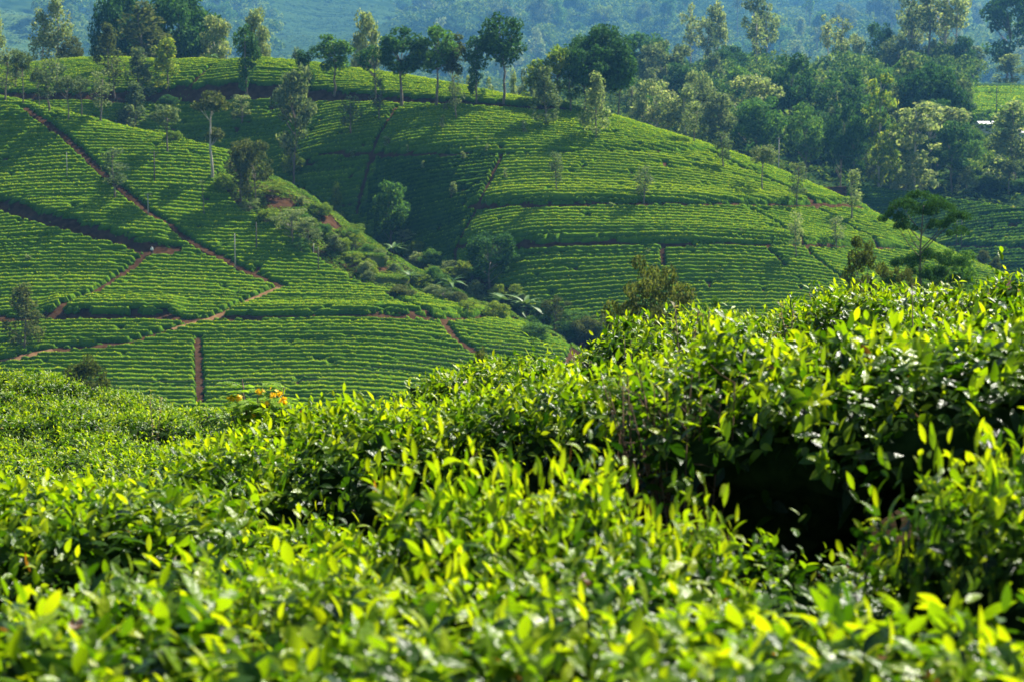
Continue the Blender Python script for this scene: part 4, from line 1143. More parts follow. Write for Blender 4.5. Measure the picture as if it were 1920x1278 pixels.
fill(XH, 40, (1290, 1960), (1000 * FS, 1500 * FS), (42, 74), LIT, "blue hazy tree on the far slope at the top right", "blue hazy trees on the far slope, right", 6, [(1290, 230), (1290, 60), (1960, 60), (1960, 230)], 12)
fill(XH, 16, (1320, 1960), (1080 * FS, 1450 * FS), (58, 84), [("bole", "grey", .28), ("bole", "mid", .3)], "far tall tree with a bare pale bole at the top right", "far tall bare-boled trees", 7, None, 16)
fill(XH, 20, (90, 520), (1080 * FS, 1500 * FS), (42, 68), WOOD + [("tallcrown", "dark", .4)], "blue hazy tree of the dark wood behind the huge tree at the top left", "blue hazy trees at the top left", 8, None, 12)
# ------------------------------------------------------------------ ground cover (nobody could count it)
M["grass"] = leaf_mat("wild_grass", [(0, (.04, .11, .012)), (.5, (.10, .21, .02)), (1, (.24, .31, .05))], trans=.45, rough=.8, spec=.0, noise=(.12, .9))
M["weeds"] = leaf_mat("hill_scrub", [(0, (.012, .036, .009)), (.5, (.040, .085, .015)), (1, (.12, .17, .025))], trans=.4, rough=.8, spec=.0, noise=(.005, 1.8))
def cover(name, hill, bounds, poly, n, size, m, label, lumps=0, lump_r=1.0, soil=.0, seed=1, skip=()):
    rg = np.random.default_rng(seed)
    x, y = rg.uniform(bounds[0], bounds[1], n * 3), rg.uniform(bounds[2], bounds[3], n * 3)
    z = hill.z(x, y)
    PX, PY = proj(np.stack([x, y, z], -1))
    ok = in_poly(PX, PY, poly) & (vnoise(x / 5 + seed, y / 5, 3) > soil)
    for sp in skip: ok &= ~in_poly(PX, PY, sp)
    x, y, z = x[ok][:n], y[ok][:n], z[ok][:n]
    m_ = len(x)
    hgt = size * rg.random(m_) * 1.2
    N = unit(rg.normal(size=(m_, 3)) * .8 + np.array([0, -.25, .5]))
    if lumps:
        def bump(a, b): return lump_r * (np.clip(vnoise(a / lumps, b / lumps, 7) * 1.3 - .25, 0, 1) + .45 * vnoise(a / lumps * 2.3, b / lumps * 2.3, 8))
        h0 = bump(x, y); e = lumps * .08
        gx, gy = (bump(x + e, y) - h0) / e, (bump(x, y + e) - h0) / e
        hgt = hgt * .6 + h0
        N = unit(np.stack([-gx, -gy, np.ones(m_)], -1) + rg.normal(size=(m_, 3)) * .25)
    P = np.stack([x, y, z + hgt], -1)
    v, f = flecks(P, N, size * (.5 + rg.random(m_)), rg, .55)
    return tag(obj(name, Geo().add(v, f).mesh(name, smooth=False), m), label, "undergrowth", kind="stuff")
BANK = [(433, 297), (404, 335), (450, 395), (560, 440), (610, 500), (690, 540), (760, 552), (850, 562), (940, 588), (1068, 648), (1120, 690), (1200, 700), (1000, 560), (800, 450), (600, 320), (470, 270)]
cover("grass", left_hill, (-65, 25, 366, 440), BANK, 60000, .22, M["grass"], "rough bright grass on the bank beside the spur's tea", soil=.14, seed=2, lumps=2.6, lump_r=.8, skip=([(500, 372), (545, 376), (560, 392), (520, 396), (498, 386)], [(598, 400), (625, 410), (645, 434), (606, 432)], [(640, 492), (690, 498), (740, 508), (720, 514), (660, 506)]))
cover("grass", left_hill, (-110, 20, 325, 440), [(-60, 376), (0, 384), (60, 402), (150, 428), (285, 470), (280, 482), (150, 448), (60, 420), (0, 402), (-60, 400)], 5000, .16, M["grass"], "dry weeds on the brown bank along the spur's upper road", soil=.52, seed=9)
cover("grass", main_hill, (-65, 40, 365, 450), [(560, 350), (640, 405), (700, 455), (760, 480), (840, 505), (900, 520), (965, 545), (1010, 600), (1250, 625), (1300, 720), (800, 720), (600, 480), (520, 350)], 45000, .22, M["grass"], "rank grass in the gully between the two hills", soil=.16, seed=4, lumps=3.0, lump_r=1.0)
cover("grass", main_hill, (-140, -40, 440, 560), [(-80, 240), (-80, 108), (420, 112), (420, 180), (300, 200)], 12000, .2, M["grass"], "rough grass round the top road at the left", soil=.42, seed=5)
cover("undergrowth", forest_hill, (20, 280, 552, 1000), [(1000, 420), (1000, 100), (1770, 100), (1780, 230), (1990, 225), (1990, 420)], 60000, .75, M["weeds"], "undergrowth of the wood on the right", lumps=7, lump_r=4.0, seed=6)
cover("undergrowth", far_hill, (-420 * FS, 560 * FS, 760 * FS, 1900 * FS), [(-60, 260), (-60, -60), (1990, -60), (1990, 260)], 120000, 3.0, M["weeds"], "scrub covering the hazy far slopes", lumps=26, lump_r=12, seed=7, skip=([(-60, -20), (70, -20), (95, 40), (70, 112), (-60, 118)], [(500, -30), (690, -30), (745, 30), (720, 95), (600, 118), (505, 118)]))
cover("undergrowth", near_slope, (-110, 110, 60, 340), [(-60, 1300), (-60, 480), (1990, 480), (1990, 1300)], 30000, .35, M["grass"], "scrub on the slope below the near tea", lumps=4, lump_r=1.2, seed=8)


# the masses of the woods that read as one: crowns behind the trees set out one by one
def wood_mass(hill, spots, label, seed, m):
    rg = np.random.default_rng(seed); g = Geo()
    for px0, px1, Y0, Y1, n, r0, r1, poly in spots:
        x = np.empty(0); k = 0
        Y = rg.uniform(Y0, Y1, n * 3); x = (rg.uniform(px0, px1, n * 3) - 960) / F_PX * Y
        z = hill.z(x, Y); q = proj(np.stack([x, Y, z], -1))
        ok = in_poly(q[0], q[1], poly) if poly else np.ones(len(x), bool)
        for a, b, c in list(zip(x[ok], Y[ok], z[ok]))[:n]:
            r = rg.uniform(r0, r1); h = r * rg.uniform(1.6, 3.0)
            for _ in range(9):
                d = unit(rg.normal(size=3)); d[2] = abs(d[2]) * 1.1 - .25
                pc = np.array([a, b, c + h * .62]) + d * np.array([r * .75, r * .75, h * .38]); pr_ = r * rg.uniform(.3, .52)
                dd = sph(rg, 34)
                v, f = flecks(pc + dd * pr_ * (.75 + .3 * rg.random((34, 1))), dd * .9 + rg.normal(size=(34, 3)) * .4, pr_ * .30 * (.6 + .7 * rg.random(34)), rg, .6)
                g.add(v, f)
            g.add(*tube([(a, b, c - 1), (a, b, c + h * .6)], [.3, .18], 5, cap=False))
    return tag(obj("forest", g.mesh("forest", smooth=False), m), label, "forest", kind="stuff")
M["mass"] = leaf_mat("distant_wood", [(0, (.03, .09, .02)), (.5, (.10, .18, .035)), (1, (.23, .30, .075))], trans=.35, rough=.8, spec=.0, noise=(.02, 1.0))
wood_mass(forest_hill, [(1190, 1790, 600, 780, 130, 3.5, 6, None), (1190, 1830, 790, 1000, 110, 4, 7, None), (1780, 1960, 600, 660, 26, 2, 3.5, None)], "mass of treetops filling the wood on the right", 41, M["mass"])
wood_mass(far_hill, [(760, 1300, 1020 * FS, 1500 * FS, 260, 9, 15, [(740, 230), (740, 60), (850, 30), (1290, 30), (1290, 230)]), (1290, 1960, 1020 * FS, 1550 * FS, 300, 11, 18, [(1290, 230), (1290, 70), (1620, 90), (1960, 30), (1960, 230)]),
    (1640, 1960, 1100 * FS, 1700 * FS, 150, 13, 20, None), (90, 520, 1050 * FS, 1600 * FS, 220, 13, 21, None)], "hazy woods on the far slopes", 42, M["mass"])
# ------------------------------------------------------------------ poles and wires
M["pole"] = solid_mat("weathered_concrete_pole", (.20, .19, .17), (.34, .32, .29), scale=4, bump=.15)
M["dark_pole"] = solid_mat("dark_wooden_pole", (.05, .042, .035), (.10, .085, .07), scale=6, bump=.2)
M["wire"] = solid_mat("dull_wire", (.04, .04, .045), (.06, .06, .065), scale=3)
M["ceramic"] = solid_mat("brown_ceramic", (.10, .05, .03), (.16, .08, .05), scale=20, rough=.3, spec=.5)
def pole(px, base, top, hill, label, m="pole", arms=1, r=.13, Y=None):
    if Y is None: p = hill.hit(px, base, y0=330 if hill is left_hill else 372)
    else:
        x = (px - 960) / F_PX * Y; p = np.array([x, Y, float(hill.z(x, Y))])
    H = at(px, top, p[1])[2] - p[2]
    root = bpy.data.objects.new("utility_pole", None); COL.objects.link(root); root.location = p.tolist()
    tag(root, label, "pole")
    obj("shaft", Geo().add(*tube([(0, 0, -.4), (0, 0, H * .5), (0, 0, H)], [r * 1.2, r, r * .75], 8)).mesh("shaft"), M[m], root)
    for k in range(arms):
        zc = H - .25 - k * .7; hw = .75 if k == 0 else .55
        a = obj("crossarm", Geo().add(*box((0, -.11, zc), (hw * 2, .09, .11))).mesh("crossarm", False), M[m], root)
        for sx in (-1, 0, 1):
            g = Geo().add(*tube([(sx * hw * .85, -.11, zc + .04), (sx * hw * .85, -.11, zc + .12), (sx * hw * .85, -.11, zc + .16), (sx * hw * .85, -.11, zc + .22)], [.035, .06, .045, .05], 8))
            obj("insulator", g.mesh("insulator"), M["ceramic"], a)
    return p + np.array([0, 0, H])
tops = [pole(290, 347, 284, LH, "dark pole with a double crossarm standing in the tea left of the two-tufted tree", "dark_pole", 2),
        pole(278, 408, 362, LH, "pale pole beside the long diagonal path, just below the thin see-through tree", "pole", 1, .12),
        pole(126, 338, 286, LH, "faint slim pole in the upper left tea plot", "pole", 0, .07),
        pole(441, 511, 438, LH, "tall pole beside the lower end of the long diagonal path", "pole", 0, .10),
        pole(481, 474, 417, LH, "dark pole in the tea right of the diagonal path's lower end", "dark_pole", 0, .12),
        pole(597, 514, 463, LH, "pole near the shrubby bank's lower end, left of the grass terraces", "dark_pole", 0, .11),
        pole(588, 482, 456, LH, "short pale pole on the shrubby bank above the grass terraces", "pole", 0, .09)]
pole(1458, 0, 258, FH, "pole with wires rising from behind the domed hill's right skyline", "pole", 1, .16, Y=560)
pa = pole(1802, 470, 409, shade_hill, "right-hand pole of the pair joined by a crossarm on the shaded right slope", "dark_pole", 1, .13)
pb = pole(1793, 466, 411, shade_hill, "left-hand pole of the pair joined by a crossarm on the shaded right slope", "dark_pole", 0, .13)
pole(1862, 0, 160, FH, "slim pole at the edge of the bright far tea field", "dark_pole", 0, .16, Y=775)
def wire(a, b, sag, label, r=.03):
    t = np.linspace(0, 1, 26)[:, None]
    P = a * (1 - t) + b * t - np.array([0, 0, sag]) * 4 * t * (1 - t)
    tag(obj("overhead_wire", Geo().add(*tube(P, r, 5)).mesh("wire"), M["wire"]), label, "wire")
wire(at(150, 722, 280), at(960, 652, 330), 2.2, "lower of two thin wires crossing in front of the stepped path", .022)
wire(at(150, 712, 281), at(960, 642, 331), 2.2, "upper of two thin wires crossing in front of the stepped path", .022)
wire(at(1458, 252, 560) , at(1640, 300, 540), 1.5, "thin wire running right from the pole on the domed hill's skyline", .03)
wire(pa, at(2000, 425, 510), 1.2, "wire leaving the joined pair of poles towards the right edge", .03)

# ------------------------------------------------------------------ person walking on the brown road
M["skin"] = solid_mat("skin", (.16, .08, .05), (.19, .10, .065), scale=8, rough=.6)
M["white_cloth"] = solid_mat("white_cloth", (.72, .72, .70), (.82, .82, .80), scale=12, rough=.9)
M["navy_cloth"] = solid_mat("navy_cloth", (.018, .022, .045), (.03, .036, .065), scale=12, rough=.9)
M["hair"] = solid_mat("black_hair", (.008, .007, .006), (.016, .014, .012), scale=30, rough=.5)
def skin_mesh(name, verts, edges, rad, root=0, levels=1):
    me = bpy.data.meshes.new(name); me.from_pydata([Vector(v) for v in verts], edges, [])
    o = bpy.data.objects.new(name, me); COL.objects.link(o)
    md = o.modifiers.new("skin", 'SKIN')
    for i, r in enumerate(rad):
        me.skin_vertices[0].data[i].radius = (r, r) if not isinstance(r, tuple) else r
        me.skin_vertices[0].data[i].use_root = (i == root)
    o.modifiers.new("sub", 'SUBSURF').levels = levels; o.modifiers["sub"].render_levels = levels
    dg = bpy.context.evaluated_depsgraph_get()
    m2 = bpy.data.meshes.new_from_object(o.evaluated_get(dg))
    bpy.data.objects.remove(o); m2.name = name
    return m2
pp = left_hill.hit(285, 480, y0=330)
pr = bpy.data.objects.new("person", None); COL.objects.link(pr)
pr.location = (pp + np.array([0, 0, .02])).tolist(); pr.rotation_euler = (0, 0, R(200)); pr.scale = (1.08, 1.08, 1.08)
tag(pr, "person in a white top and dark trousers walking along the brown bank road, head bent", "person")
bv = [(0, 0, .92), (0, .01, 1.12), (0, .03, 1.34), (0, .06, 1.45), (0, .10, 1.53), (0, .11, 1.60), (0, .11, 1.68),
      (-.17, .03, 1.38), (-.23, .00, 1.12), (-.21, .12, .90), (-.20, .16, .82), (.17, .03, 1.38), (.23, -.03, 1.12), (.22, .02, .88), (.21, .05, .80),
      (-.09, .01, .88), (-.10, .14, .50), (-.10, .12, .09), (-.10, .24, .04), (.09, 0, .88), (.10, -.06, .50), (.10, -.24, .12), (.10, -.14, .05)]
be = [(0, 1), (1, 2), (2, 3), (3, 4), (4, 5), (5, 6), (2, 7), (7, 8), (8, 9), (9, 10), (2, 11), (11, 12), (12, 13), (13, 14), (0, 15), (15, 16), (16, 17), (17, 18), (0, 19), (19, 20), (20, 21), (21, 22)]
br = [.12, .11, .12, .055, .075, .095, .06, .055, .042, .032, .035, .055, .042, .032, .035, .085, .055, .04, .035, .085, .055, .04, .035]
obj("body", skin_mesh("body", bv, be, br), M["skin"], pr)
obj("shirt", skin_mesh("shirt", [bv[i] for i in (0, 1, 2, 3, 7, 8, 11, 12)] + [(-.225, .05, 1.0), (.23, -.01, 1.0)], [(0, 1), (1, 2), (2, 3), (2, 4), (4, 5), (2, 6), (6, 7), (5, 8), (7, 9)], [.145, .14, .145, .07, .075, .06, .075, .06, .055, .055]), M["white_cloth"], pr)
obj("trousers", skin_mesh("trousers", [bv[i] for i in (0, 15, 16, 17, 19, 20, 21)], [(0, 1), (1, 2), (2, 3), (0, 4), (4, 5), (5, 6)], [.13, .105, .078, .062, .105, .078, .062]), M["navy_cloth"], pr)
obj("headscarf", skin_mesh("headscarf", [(0, .09, 1.69), (0, .09, 1.63), (0, .03, 1.50), (0, -.02, 1.36)], [(0, 1), (1, 2), (2, 3)], [.085, .108, .09, .10]), M["white_cloth"], pr)

# ------------------------------------------------------------------ stone hut in the gully and the houses on the right
M["stone"] = solid_mat("rough_stone_wall", (.20, .17, .14), (.42, .36, .30), scale=4, bump=.8)
M["tin"] = solid_mat("dark_tin_roof", (.05, .05, .055), (.10, .095, .09), scale=3, rough=.6)
M["whitewash"] = solid_mat("whitewashed_wall", (.55, .54, .50), (.75, .74, .70), scale=1.5, bump=.1)
M["pale_tin"] = solid_mat("pale_tin_roof", (.50, .50, .49), (.68, .68, .66), scale=.8, rough=.5)
M["dark_glass"] = solid_mat("dark_window_glass", (.02, .025, .03), (.04, .045, .05), scale=2, rough=.15, spec=.6)
M["paint"] = solid_mat("faded_green_paint", (.06, .10, .09), (.09, .14, .12), scale=4)
def house(name, loc, rz, w, d, h, label, wallm, roofm, pitch=.35, nwin=3, over=.3):
    root = bpy.data.objects.new(name, None); COL.objects.link(root); root.location = loc; root.rotation_euler = (0, 0, rz)
    tag(root, label, "building")
    g = Geo().add(*box((0, 0, h / 2 - .6), (w, d, h + 1.2)))
    pk = d / 2 * pitch
    for sx in (-1, 1):
        g.add([(sx * w / 2, -d / 2, h), (sx * w / 2, d / 2, h), (sx * w / 2, 0, h + pk)], np.array([[0, 1, 2]]))
    obj("wall", g.mesh("wall", False), M[wallm], root)
    g = Geo()
    ys = (d / 2 + over); ze = h - over * pitch
    for sy in (-1, 1):
        n_ = int(w / .5) + 2
        xs = np.linspace(-w / 2 - over, w / 2 + over, n_ * 2)
        zc = .03 * (np.arange(len(xs)) % 2)
        V = np.concatenate([np.stack([xs, 0 * xs + sy * ys, ze + .04 + zc], -1), np.stack([xs, 0 * xs, h + pk + .04 + zc], -1)])
        k = np.arange(len(xs) - 1)
        g.add(V, np.stack([k, k + 1, k + 1 + len(xs), k + len(xs)], -1))
    rf = obj("roof", g.mesh("roof", False), M[roofm], root)
    md = rf.modifiers.new("sol", 'SOLIDIFY'); md.thickness = .04
    dm = obj("door", Geo().add(*box((-w * .08, -d / 2 - .03, 1.0), (.95, .08, 2.0))).mesh("door", False), M["paint"], root)
    obj("handle", Geo().add(*box((-w * .08 + .36, -d / 2 - .10, 1.0), (.05, .06, .16))).mesh("handle", False), M["tin"], dm)
    for k in range(nwin):
        x = -w / 2 + w * (k + .5) / nwin
        if abs(x + w * .08) < 1.0: x += 1.3
        f = obj("window", Geo().add(*box((x, -d / 2 - .02, h * .55), (1.1, .07, 1.1))).mesh("window", False), M["paint"], root)
        obj("pane", Geo().add(*box((x, -d / 2 - .06, h * .55), (.9, .04, .9))).mesh("pane", False), M["dark_glass"], f)
    return root
hp = left_hill.hit(737, 502, y0=330)
hy = 404
house("stone_hut", (float((738 - 960) / F_PX * hy), hy, float(at(738, 507, hy)[2])), R(14), 3.6, 2.2, 1.3, "little stone hut with a dark roof half buried in the gully's greenery", "stone", "tin", .12, 1)
for px, py, Y, w, rz, lab in [(1848, 246, 690, 6, 12, "white house with a pale roof above the wood, left of the flowering tree"), (1918, 262, 655, 6, 5, "white house at the right edge behind the flowering tree")]:
    p = at(px, py, Y); zg = float(forest_hill.z(p[0], p[1]))
    house("house", (p[0], p[1], max(p[2], zg)), R(rz), w, 4.5, 2.4, lab, "whitewash", "pale_tin", .4, 4)

# ------------------------------------------------------------------ flowering shrub and stray weeds among the near tea
M["shrub_leaf"] = leaf_mat("flower_shrub_leaf", [(0, (.12, .26, .015)), (1, (.28, .42, .03))], trans=.6, rough=.45)
M["petal"] = leaf_mat("orange_yellow_petal", [(0, (.88, .54, .01)), (1, (.9, .68, .03))], trans=.4, rough=.6, tint=(1, .9, .4))
M["rust"] = leaf_mat("rust_red_leaf", [(0, (.25, .07, .02)), (1, (.40, .15, .03))], trans=.4, rough=.5)
M["dry"] = leaf_mat("dry_grass_straw", [(0, (.16, .14, .05)), (1, (.30, .26, .11))], trans=.4, rough=.7)
rg = np.random.default_rng(77)
fY = 13.4; fx = bx(480, fY); fz = float(canopy.z(fx, fY)) - .75
ft = float(at(480, 690, fY)[2]) - fz
fr = bpy.data.objects.new("flowering_shrub", None); COL.objects.link(fr); fr.location = (fx, fY, fz)
tag(fr, "leafy shrub with orange-yellow flower clusters standing above the near tea", "shrub")
gs, gl, tips = Geo(), Geo(), []
for i in range(11):
    a = i * 2.4; e = np.array([.20 * math.cos(a) * (.4 + .6 * rg.random()), .16 * math.sin(a), ft * (.78 + .22 * rg.random())])
    gs.add(*tube([(0, 0, 0), e * np.array([.35, .35, .55]), e], [.014, .009, .004], 5)); tips.append(e)
    for k in range(14):
        c = e * (.55 + .48 * rg.random()) * np.array([1, 1, 1.0]); az = rg.random() * 6.28
        d = unit(np.array([math.cos(az), math.sin(az), .25 + .3 * rg.random()])); Lr = .11 + .06 * rg.random()
        q = np.linspace(.15, 1, 7)[:, None]; P = c + d * Lr * q - np.array([0, 0, .05]) * q * q
        sd_ = unit(np.cross(d, [0, 0, 1.0]))
        for s_ in (-1, 1):
            v, f = blades(P, np.broadcast_to(d * .5 + sd_ * s_, P.shape), np.broadcast_to(np.array([0, 0, 1.0]), P.shape) + .2 * rg.normal(size=P.shape), .075, .028, segs=2)
            gl.add(v, f)
        gs.add(*tube([c, c + d * Lr * .5 - np.array([0, 0, .012]), c + d * Lr - np.array([0, 0, .05])], [.002, .002, .001], 3))
obj("stem", gs.mesh("stem"), M["stem"], fr); obj("foliage", gl.mesh("foliage"), M["shrub_leaf"], fr)
for i, e in enumerate([(-.17, -.12, ft * .86), (-.12, -.14, ft * .86), (.02, -.12, ft * .89), (.13, -.12, ft * .88), (.18, -.10, ft * .84), (.06, -.14, ft * .82), (-.02, -.14, ft * .76)]):
    g = Geo()
    for k in range(14):
        c = np.array(e) + rg.normal(size=3) * .013
        az = np.arange(5) * 1.257 + rg.random(); ax = unit(rg.normal(size=3) + np.array([0, -.6, .5]))
        u1 = unit(np.cross(ax, [.3, .2, 1])); u2 = np.cross(ax, u1)
        D = u1 * np.cos(az)[:, None] + u2 * np.sin(az)[:, None] + ax * .5
        v, f = blades(np.broadcast_to(c, D.shape), D, np.broadcast_to(ax, D.shape),   .019, .012, curl=.2, segs=2); g.add(v, f)
    obj("flower_cluster", g.mesh("flower_cluster"), M["petal"], fr)
def sprig(px, top, Y, label, mat, nleaf, L, spread=.12, name="weed", stalks=2):
    x = bx(px, Y); z = float(canopy.z(x, Y)) - .55; H = float(at(px, top, Y)[2]) - z
    r = bpy.data.objects.new(name, None); COL.objects.link(r); r.location = (x, Y, z); tag(r, label, "plant")
    gs, gl = Geo(), Geo()
    for s in range(stalks):
        e = np.array([rg.normal() * spread, rg.normal() * spread, H * (.85 + .15 * rg.random())])
        gs.add(*tube([(0, 0, 0), e * .5 + rg.normal(size=3) * .01, e], [.006, .004, .002], 4))
        t = rg.uniform(.55, 1.0, nleaf)[:, None]; P = e * t
        D = unit(rg.normal(size=(nleaf, 3)) + np.array([0, 0, .6]))
        v, f = blades(P, D, rg.normal(size=(nleaf, 3)) * .4 + np.array([0, 0, 1.0]), L * (.6 + .7 * rg.random(nleaf)), L * .33, segs=3); gl.add(v, f)
    obj("stem", gs.mesh("stem"), M["stem"], r); obj("foliage", gl.mesh("foliage"), mat, r)
sprig(541, 742, 16.0, "small rust-red sprig right of the flowering shrub", M["rust"], 10, .07)
sprig(282, 715, 22.0, "pale seeding grass stalks over the lower left field's dark gap", M["dry"], 16, .05)
sprig(735, 738, 13.5, "thin green weed stalks on the middle crest, left pair", M["grass"], 14, .04, .06)
sprig(1285, 560, 11.5, "feathery pale weed left on the near crest below the big feathery tree", M["dry"], 22, .04, .05)
sprig(1488, 545, 12.0, "thin brownish weed on the near crest below the domed hill", M["dry"], 18, .04, .05)
sprig(1555, 535, 12.2, "slender green weed on the near crest left of the ferny tree", M["grass"], 18, .04, .05)
sprig(1322, 575, 11.5, "little leafy weed on the near crest, right of the pale feathery one", M["grass"], 12, .05, .05)
sprig(1720, 490, 9.5, "single tall tea shoot on the right crest below the layered umbrella tree", M["tea_near"], 7, .09, .02, "tea_shoot", 1)
sprig(1185, 615, 11.0, "yellow-green weed on the crest left of the big feathery tree", M["grass"], 16, .05, .05)
sprig(60, 700, 30, "leafy weed on the lower left field's skyline", M["grass"], 20, .09, .12)

# bananas in the gully
M["banana"] = leaf_mat("banana_leaf", [(0, (.035, .10, .02)), (1, (.11, .19, .045))], trans=.25, rough=.5, spec=.2)
M["banana_stem"] = solid_mat("banana_stem", (.08, .10, .04), (.16, .15, .07), scale=6)
def banana(px, base, top, hill, label, Y=None, n=16, seed=0, w=1.0):
    rg = np.random.default_rng(seed)
    if Y is None: p = hill.hit(px, base, y0=330 if hill is left_hill else 372)
    else:
        x = (px - 960) / F_PX * Y; p = np.array([x, Y, float(hill.z(x, Y))])
    H = max(2.0, at(px, top, p[1])[2] - p[2])
    r = bpy.data.objects.new("banana_plant", None); COL.objects.link(r); r.location = p.tolist(); tag(r, label, "banana plant")
    obj("stem", Geo().add(*tube([(0, 0, -.2), (0, 0, H * .28), (.03, 0, H * .5)], [.16, .13, .08], 8)).mesh("stem"), M["banana_stem"], r)
    az = np.arange(n) * 2.4 + rg.random(n) * .5; up = rg.uniform(.35, 1.5, n)
    D = np.stack([np.cos(az), np.sin(az), up], -1); N = np.stack([-np.cos(az) * up, -np.sin(az) * up, np.ones(n)], -1)
    L = H * .62 * (.75 + .4 * rg.random(n)) * w
    v, f = blades(np.broadcast_to(np.array([.02, 0, H * .46]), (n, 3)), D, N, L, L * .24, curl=.35 + .5 * rg.random(n), fold=.30, segs=7)
    obj("leaf_rosette", Geo().add(v, f).mesh("leaf_rosette"), M["banana"], r)
banana(845, 556, 505, LH, "banana plant on the spur's grassy outer bank, left of the silvery shrub", seed=1)
banana(770, 538, 500, LH, "banana plant below the little stone hut", seed=2)
banana(738, 486, 446, LH, "banana plant right behind the little stone hut", seed=3)
banana(952, 604, 532, MH, "left plant of the big banana clump in the gully", seed=4, n=13)
banana(985, 606, 536, MH, "right plant of the big banana clump in the gully", seed=5, n=13)
banana(968, 612, 548, MH, "short front plant of the big banana clump in the gully", seed=6, n=11)
banana(405, 0, 92, MH, "banana plant under the pale tree right of the huge dark one", Y=518, seed=7)
banana(1845, 0, 270, FH, "banana plant on the slope below the white houses, right one", Y=625, seed=8)
banana(1808, 0, 272, FH, "banana plant on the slope below the white houses, left one", Y=625, seed=9)
banana(1795, 0, 300, FH, "banana plant above the small pale bushy tree at the right", Y=605, seed=10)


# dry twiggy gaps in the near rows
def twigs(px, py, Y, label, n=46, spread=.26, h=.55, seed=1):
    rg = np.random.default_rng(seed); p = at(px, py, Y)
    r = bpy.data.objects.new("dry_bush", None); COL.objects.link(r); r.location = (p[0], Y, p[2] - h); tag(r, label, "dry bush")
    g, gl = Geo(), Geo()
    for i in range(n):
        a = rg.random() * 6.28; e = np.array([spread * math.cos(a) * rg.random() ** .5, spread * math.sin(a) * rg.random() ** .5, h * (.5 + .55 * rg.random())])
        b = e * np.array([.3, .3, 0]); md = (b + e) / 2 + rg.normal(size=3) * .035
        g.add(*tube([b, md, e], [.0042, .003, .0018], 4))
        for _ in range(4):
            q = md + (e - md) * rg.random(); e2 = q + unit(rg.normal(size=3) + np.array([0, 0, .5])) * .11
            g.add(*tube([q, (q + e2) / 2 + rg.normal(size=3) * .008, e2], [.0022, .0016, .001], 3))
            if rg.random() < .35:
                v, f = blades(e2[None], rg.normal(size=(1, 3)), rg.normal(size=(1, 3)), .05, .02, segs=3); gl.add(v, f, .2 + .4 * rg.random())
    obj("twig_tangle", g.mesh("twig_tangle"), M["dry_twig"], r); obj("foliage", gl.mesh("foliage"), M["tea_near"], r)
M["dry_twig"] = solid_mat("dry_brown_twig", (.055, .030, .014), (.13, .075, .036), scale=20, rough=.9)
twigs(1262, 712, 6.9, "brown leafless twig bush in the gap left of the big shaded tea bush", h=.75, seed=1)
twigs(1880, 625, 9.2, "brown twiggy gap in the rows below the right crest", n=40, h=.4, seed=3)
M["litter"] = leaf_mat("small_ground_weed", [(0, (.05, .10, .01)), (1, (.22, .26, .02))], trans=.4, rough=.6)
rg = np.random.default_rng(8); n_ = 5200
wx, wy = rg.uniform(bx(1250, 5.4), bx(1800, 5.4), n_), rg.uniform(4.7, 6.1, n_)
P = np.stack([wx, wy, canopy.z(wx, wy) - .76 +   .26 * rg.random(n_) ** 1.5], -1)
D = unit(rg.normal(size=(n_, 3)) + np.array([0, 0, .4])); v, f = blades(P, D, rg.normal(size=(n_, 3)) + np.array([0, 0, 1.]),   .022 + .02 * rg.random(n_), .016, segs=2)
tag(obj("weeds", Geo().add(v, f).mesh("weeds"), M["litter"]), "small yellow-green weeds on the shaded soil under the big tea bush", "weeds", kind="stuff")

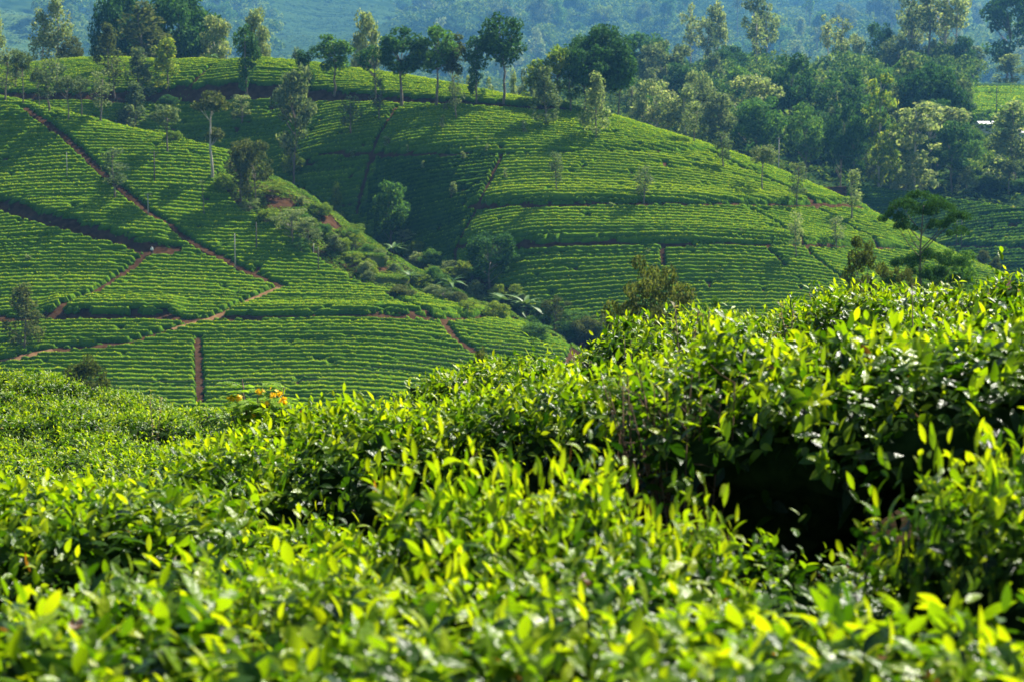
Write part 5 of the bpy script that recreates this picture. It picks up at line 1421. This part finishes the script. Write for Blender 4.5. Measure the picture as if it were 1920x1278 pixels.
# two grassy terraces stepping down the bank
def terrace(px0, px1, pyt, Y, h, d, label, seed):
    rg = np.random.default_rng(seed); g = Geo()
    Y = min(left_hill.hit(px0, pyt, y0=330)[1], left_hill.hit(px1, pyt + 4, y0=330)[1], left_hill.hit((px0 + px1) / 2, pyt + 2, y0=330)[1]) - .6
    xs = np.linspace(0, 1, 24); a, b = at(px0, pyt, Y), at(px1, pyt + 4, Y - 1)
    fr = a + (b - a) * xs[:, None]; fr[:, 1] += .5 * (vnoise(xs * 7, xs * 0, seed) - .5) * 2; fr[:, 2] += .25 * (vnoise(xs * 6, xs * 0 + 3, seed) - .5)
    rows = [fr + np.array([0, -1.9, -h - 1.2]), fr + np.array([0, -.9, -h * .6]), fr + np.array([0, 0, -.05]), fr + np.array([0, .2, .05]), fr + np.array([0, d, .15]), fr + np.array([0, d + .3, -2.5])]
    V = np.concatenate(rows); m = len(xs)
    F = [(i * m + k, i * m + k + 1, (i + 1) * m + k + 1, (i + 1) * m + k) for i in range(5) for k in range(m - 1)]
    g.add(V, np.array(F))
    t = tag(obj("terrace", g.mesh("terrace"), M["grassy"]), label, "terrace", kind="structure")
    n = 2600; u = rg.random(n); w_ = rg.random(n)
    P = a + (b - a) * u[:, None] + np.stack([0 * u, w_ * d, .12 + .18 * rg.random(n)], -1)
    drop = rg.random(n) < .55
    P[drop] += np.stack([0 * u, -w_ * d - .2 - .8 * rg.random(n), -h * .7 * rg.random(n)], -1)[drop]
    v, f = flecks(P, rg.normal(size=(n, 3)) * .6 + np.array([0, -.1, .8]), .16 * (.6 + .8 * rg.random(n)), rg, .4)
    tag(obj("grass", Geo().add(v, f).mesh("grass", smooth=False), M["grass"]), "bright grass growing on the " + label, "grass", kind="stuff")
terrace(622, 722, 474, 403, 1.0, 3.0, "upper grassy terrace beside the little stone hut", 1)
terrace(672, 768, 516, 397, 1.1, 3.0, "lower grassy terrace below the little stone hut", 2)
# ------------------------------------------------------------------ haze
V, Fq = box((475, 2980, 293), (7600, 6700, 784))
hz = obj("haze", mesh_np("haze", V, Fq, smooth=False))
m, n, out = nodes("haze_air")
pv = n.nodes.new("ShaderNodeVolumePrincipled")
pv.inputs["Color"].default_value = (.17, .51, 1.0, 1)
pv.inputs["Density"].default_value = .000078
pv.inputs["Anisotropy"].default_value = .1
n.links.new(pv.outputs[0], out.inputs["Volume"])
hz.data.materials.append(m)
tag(hz, "thin blue haze hanging over the valley", "haze", kind="stuff")
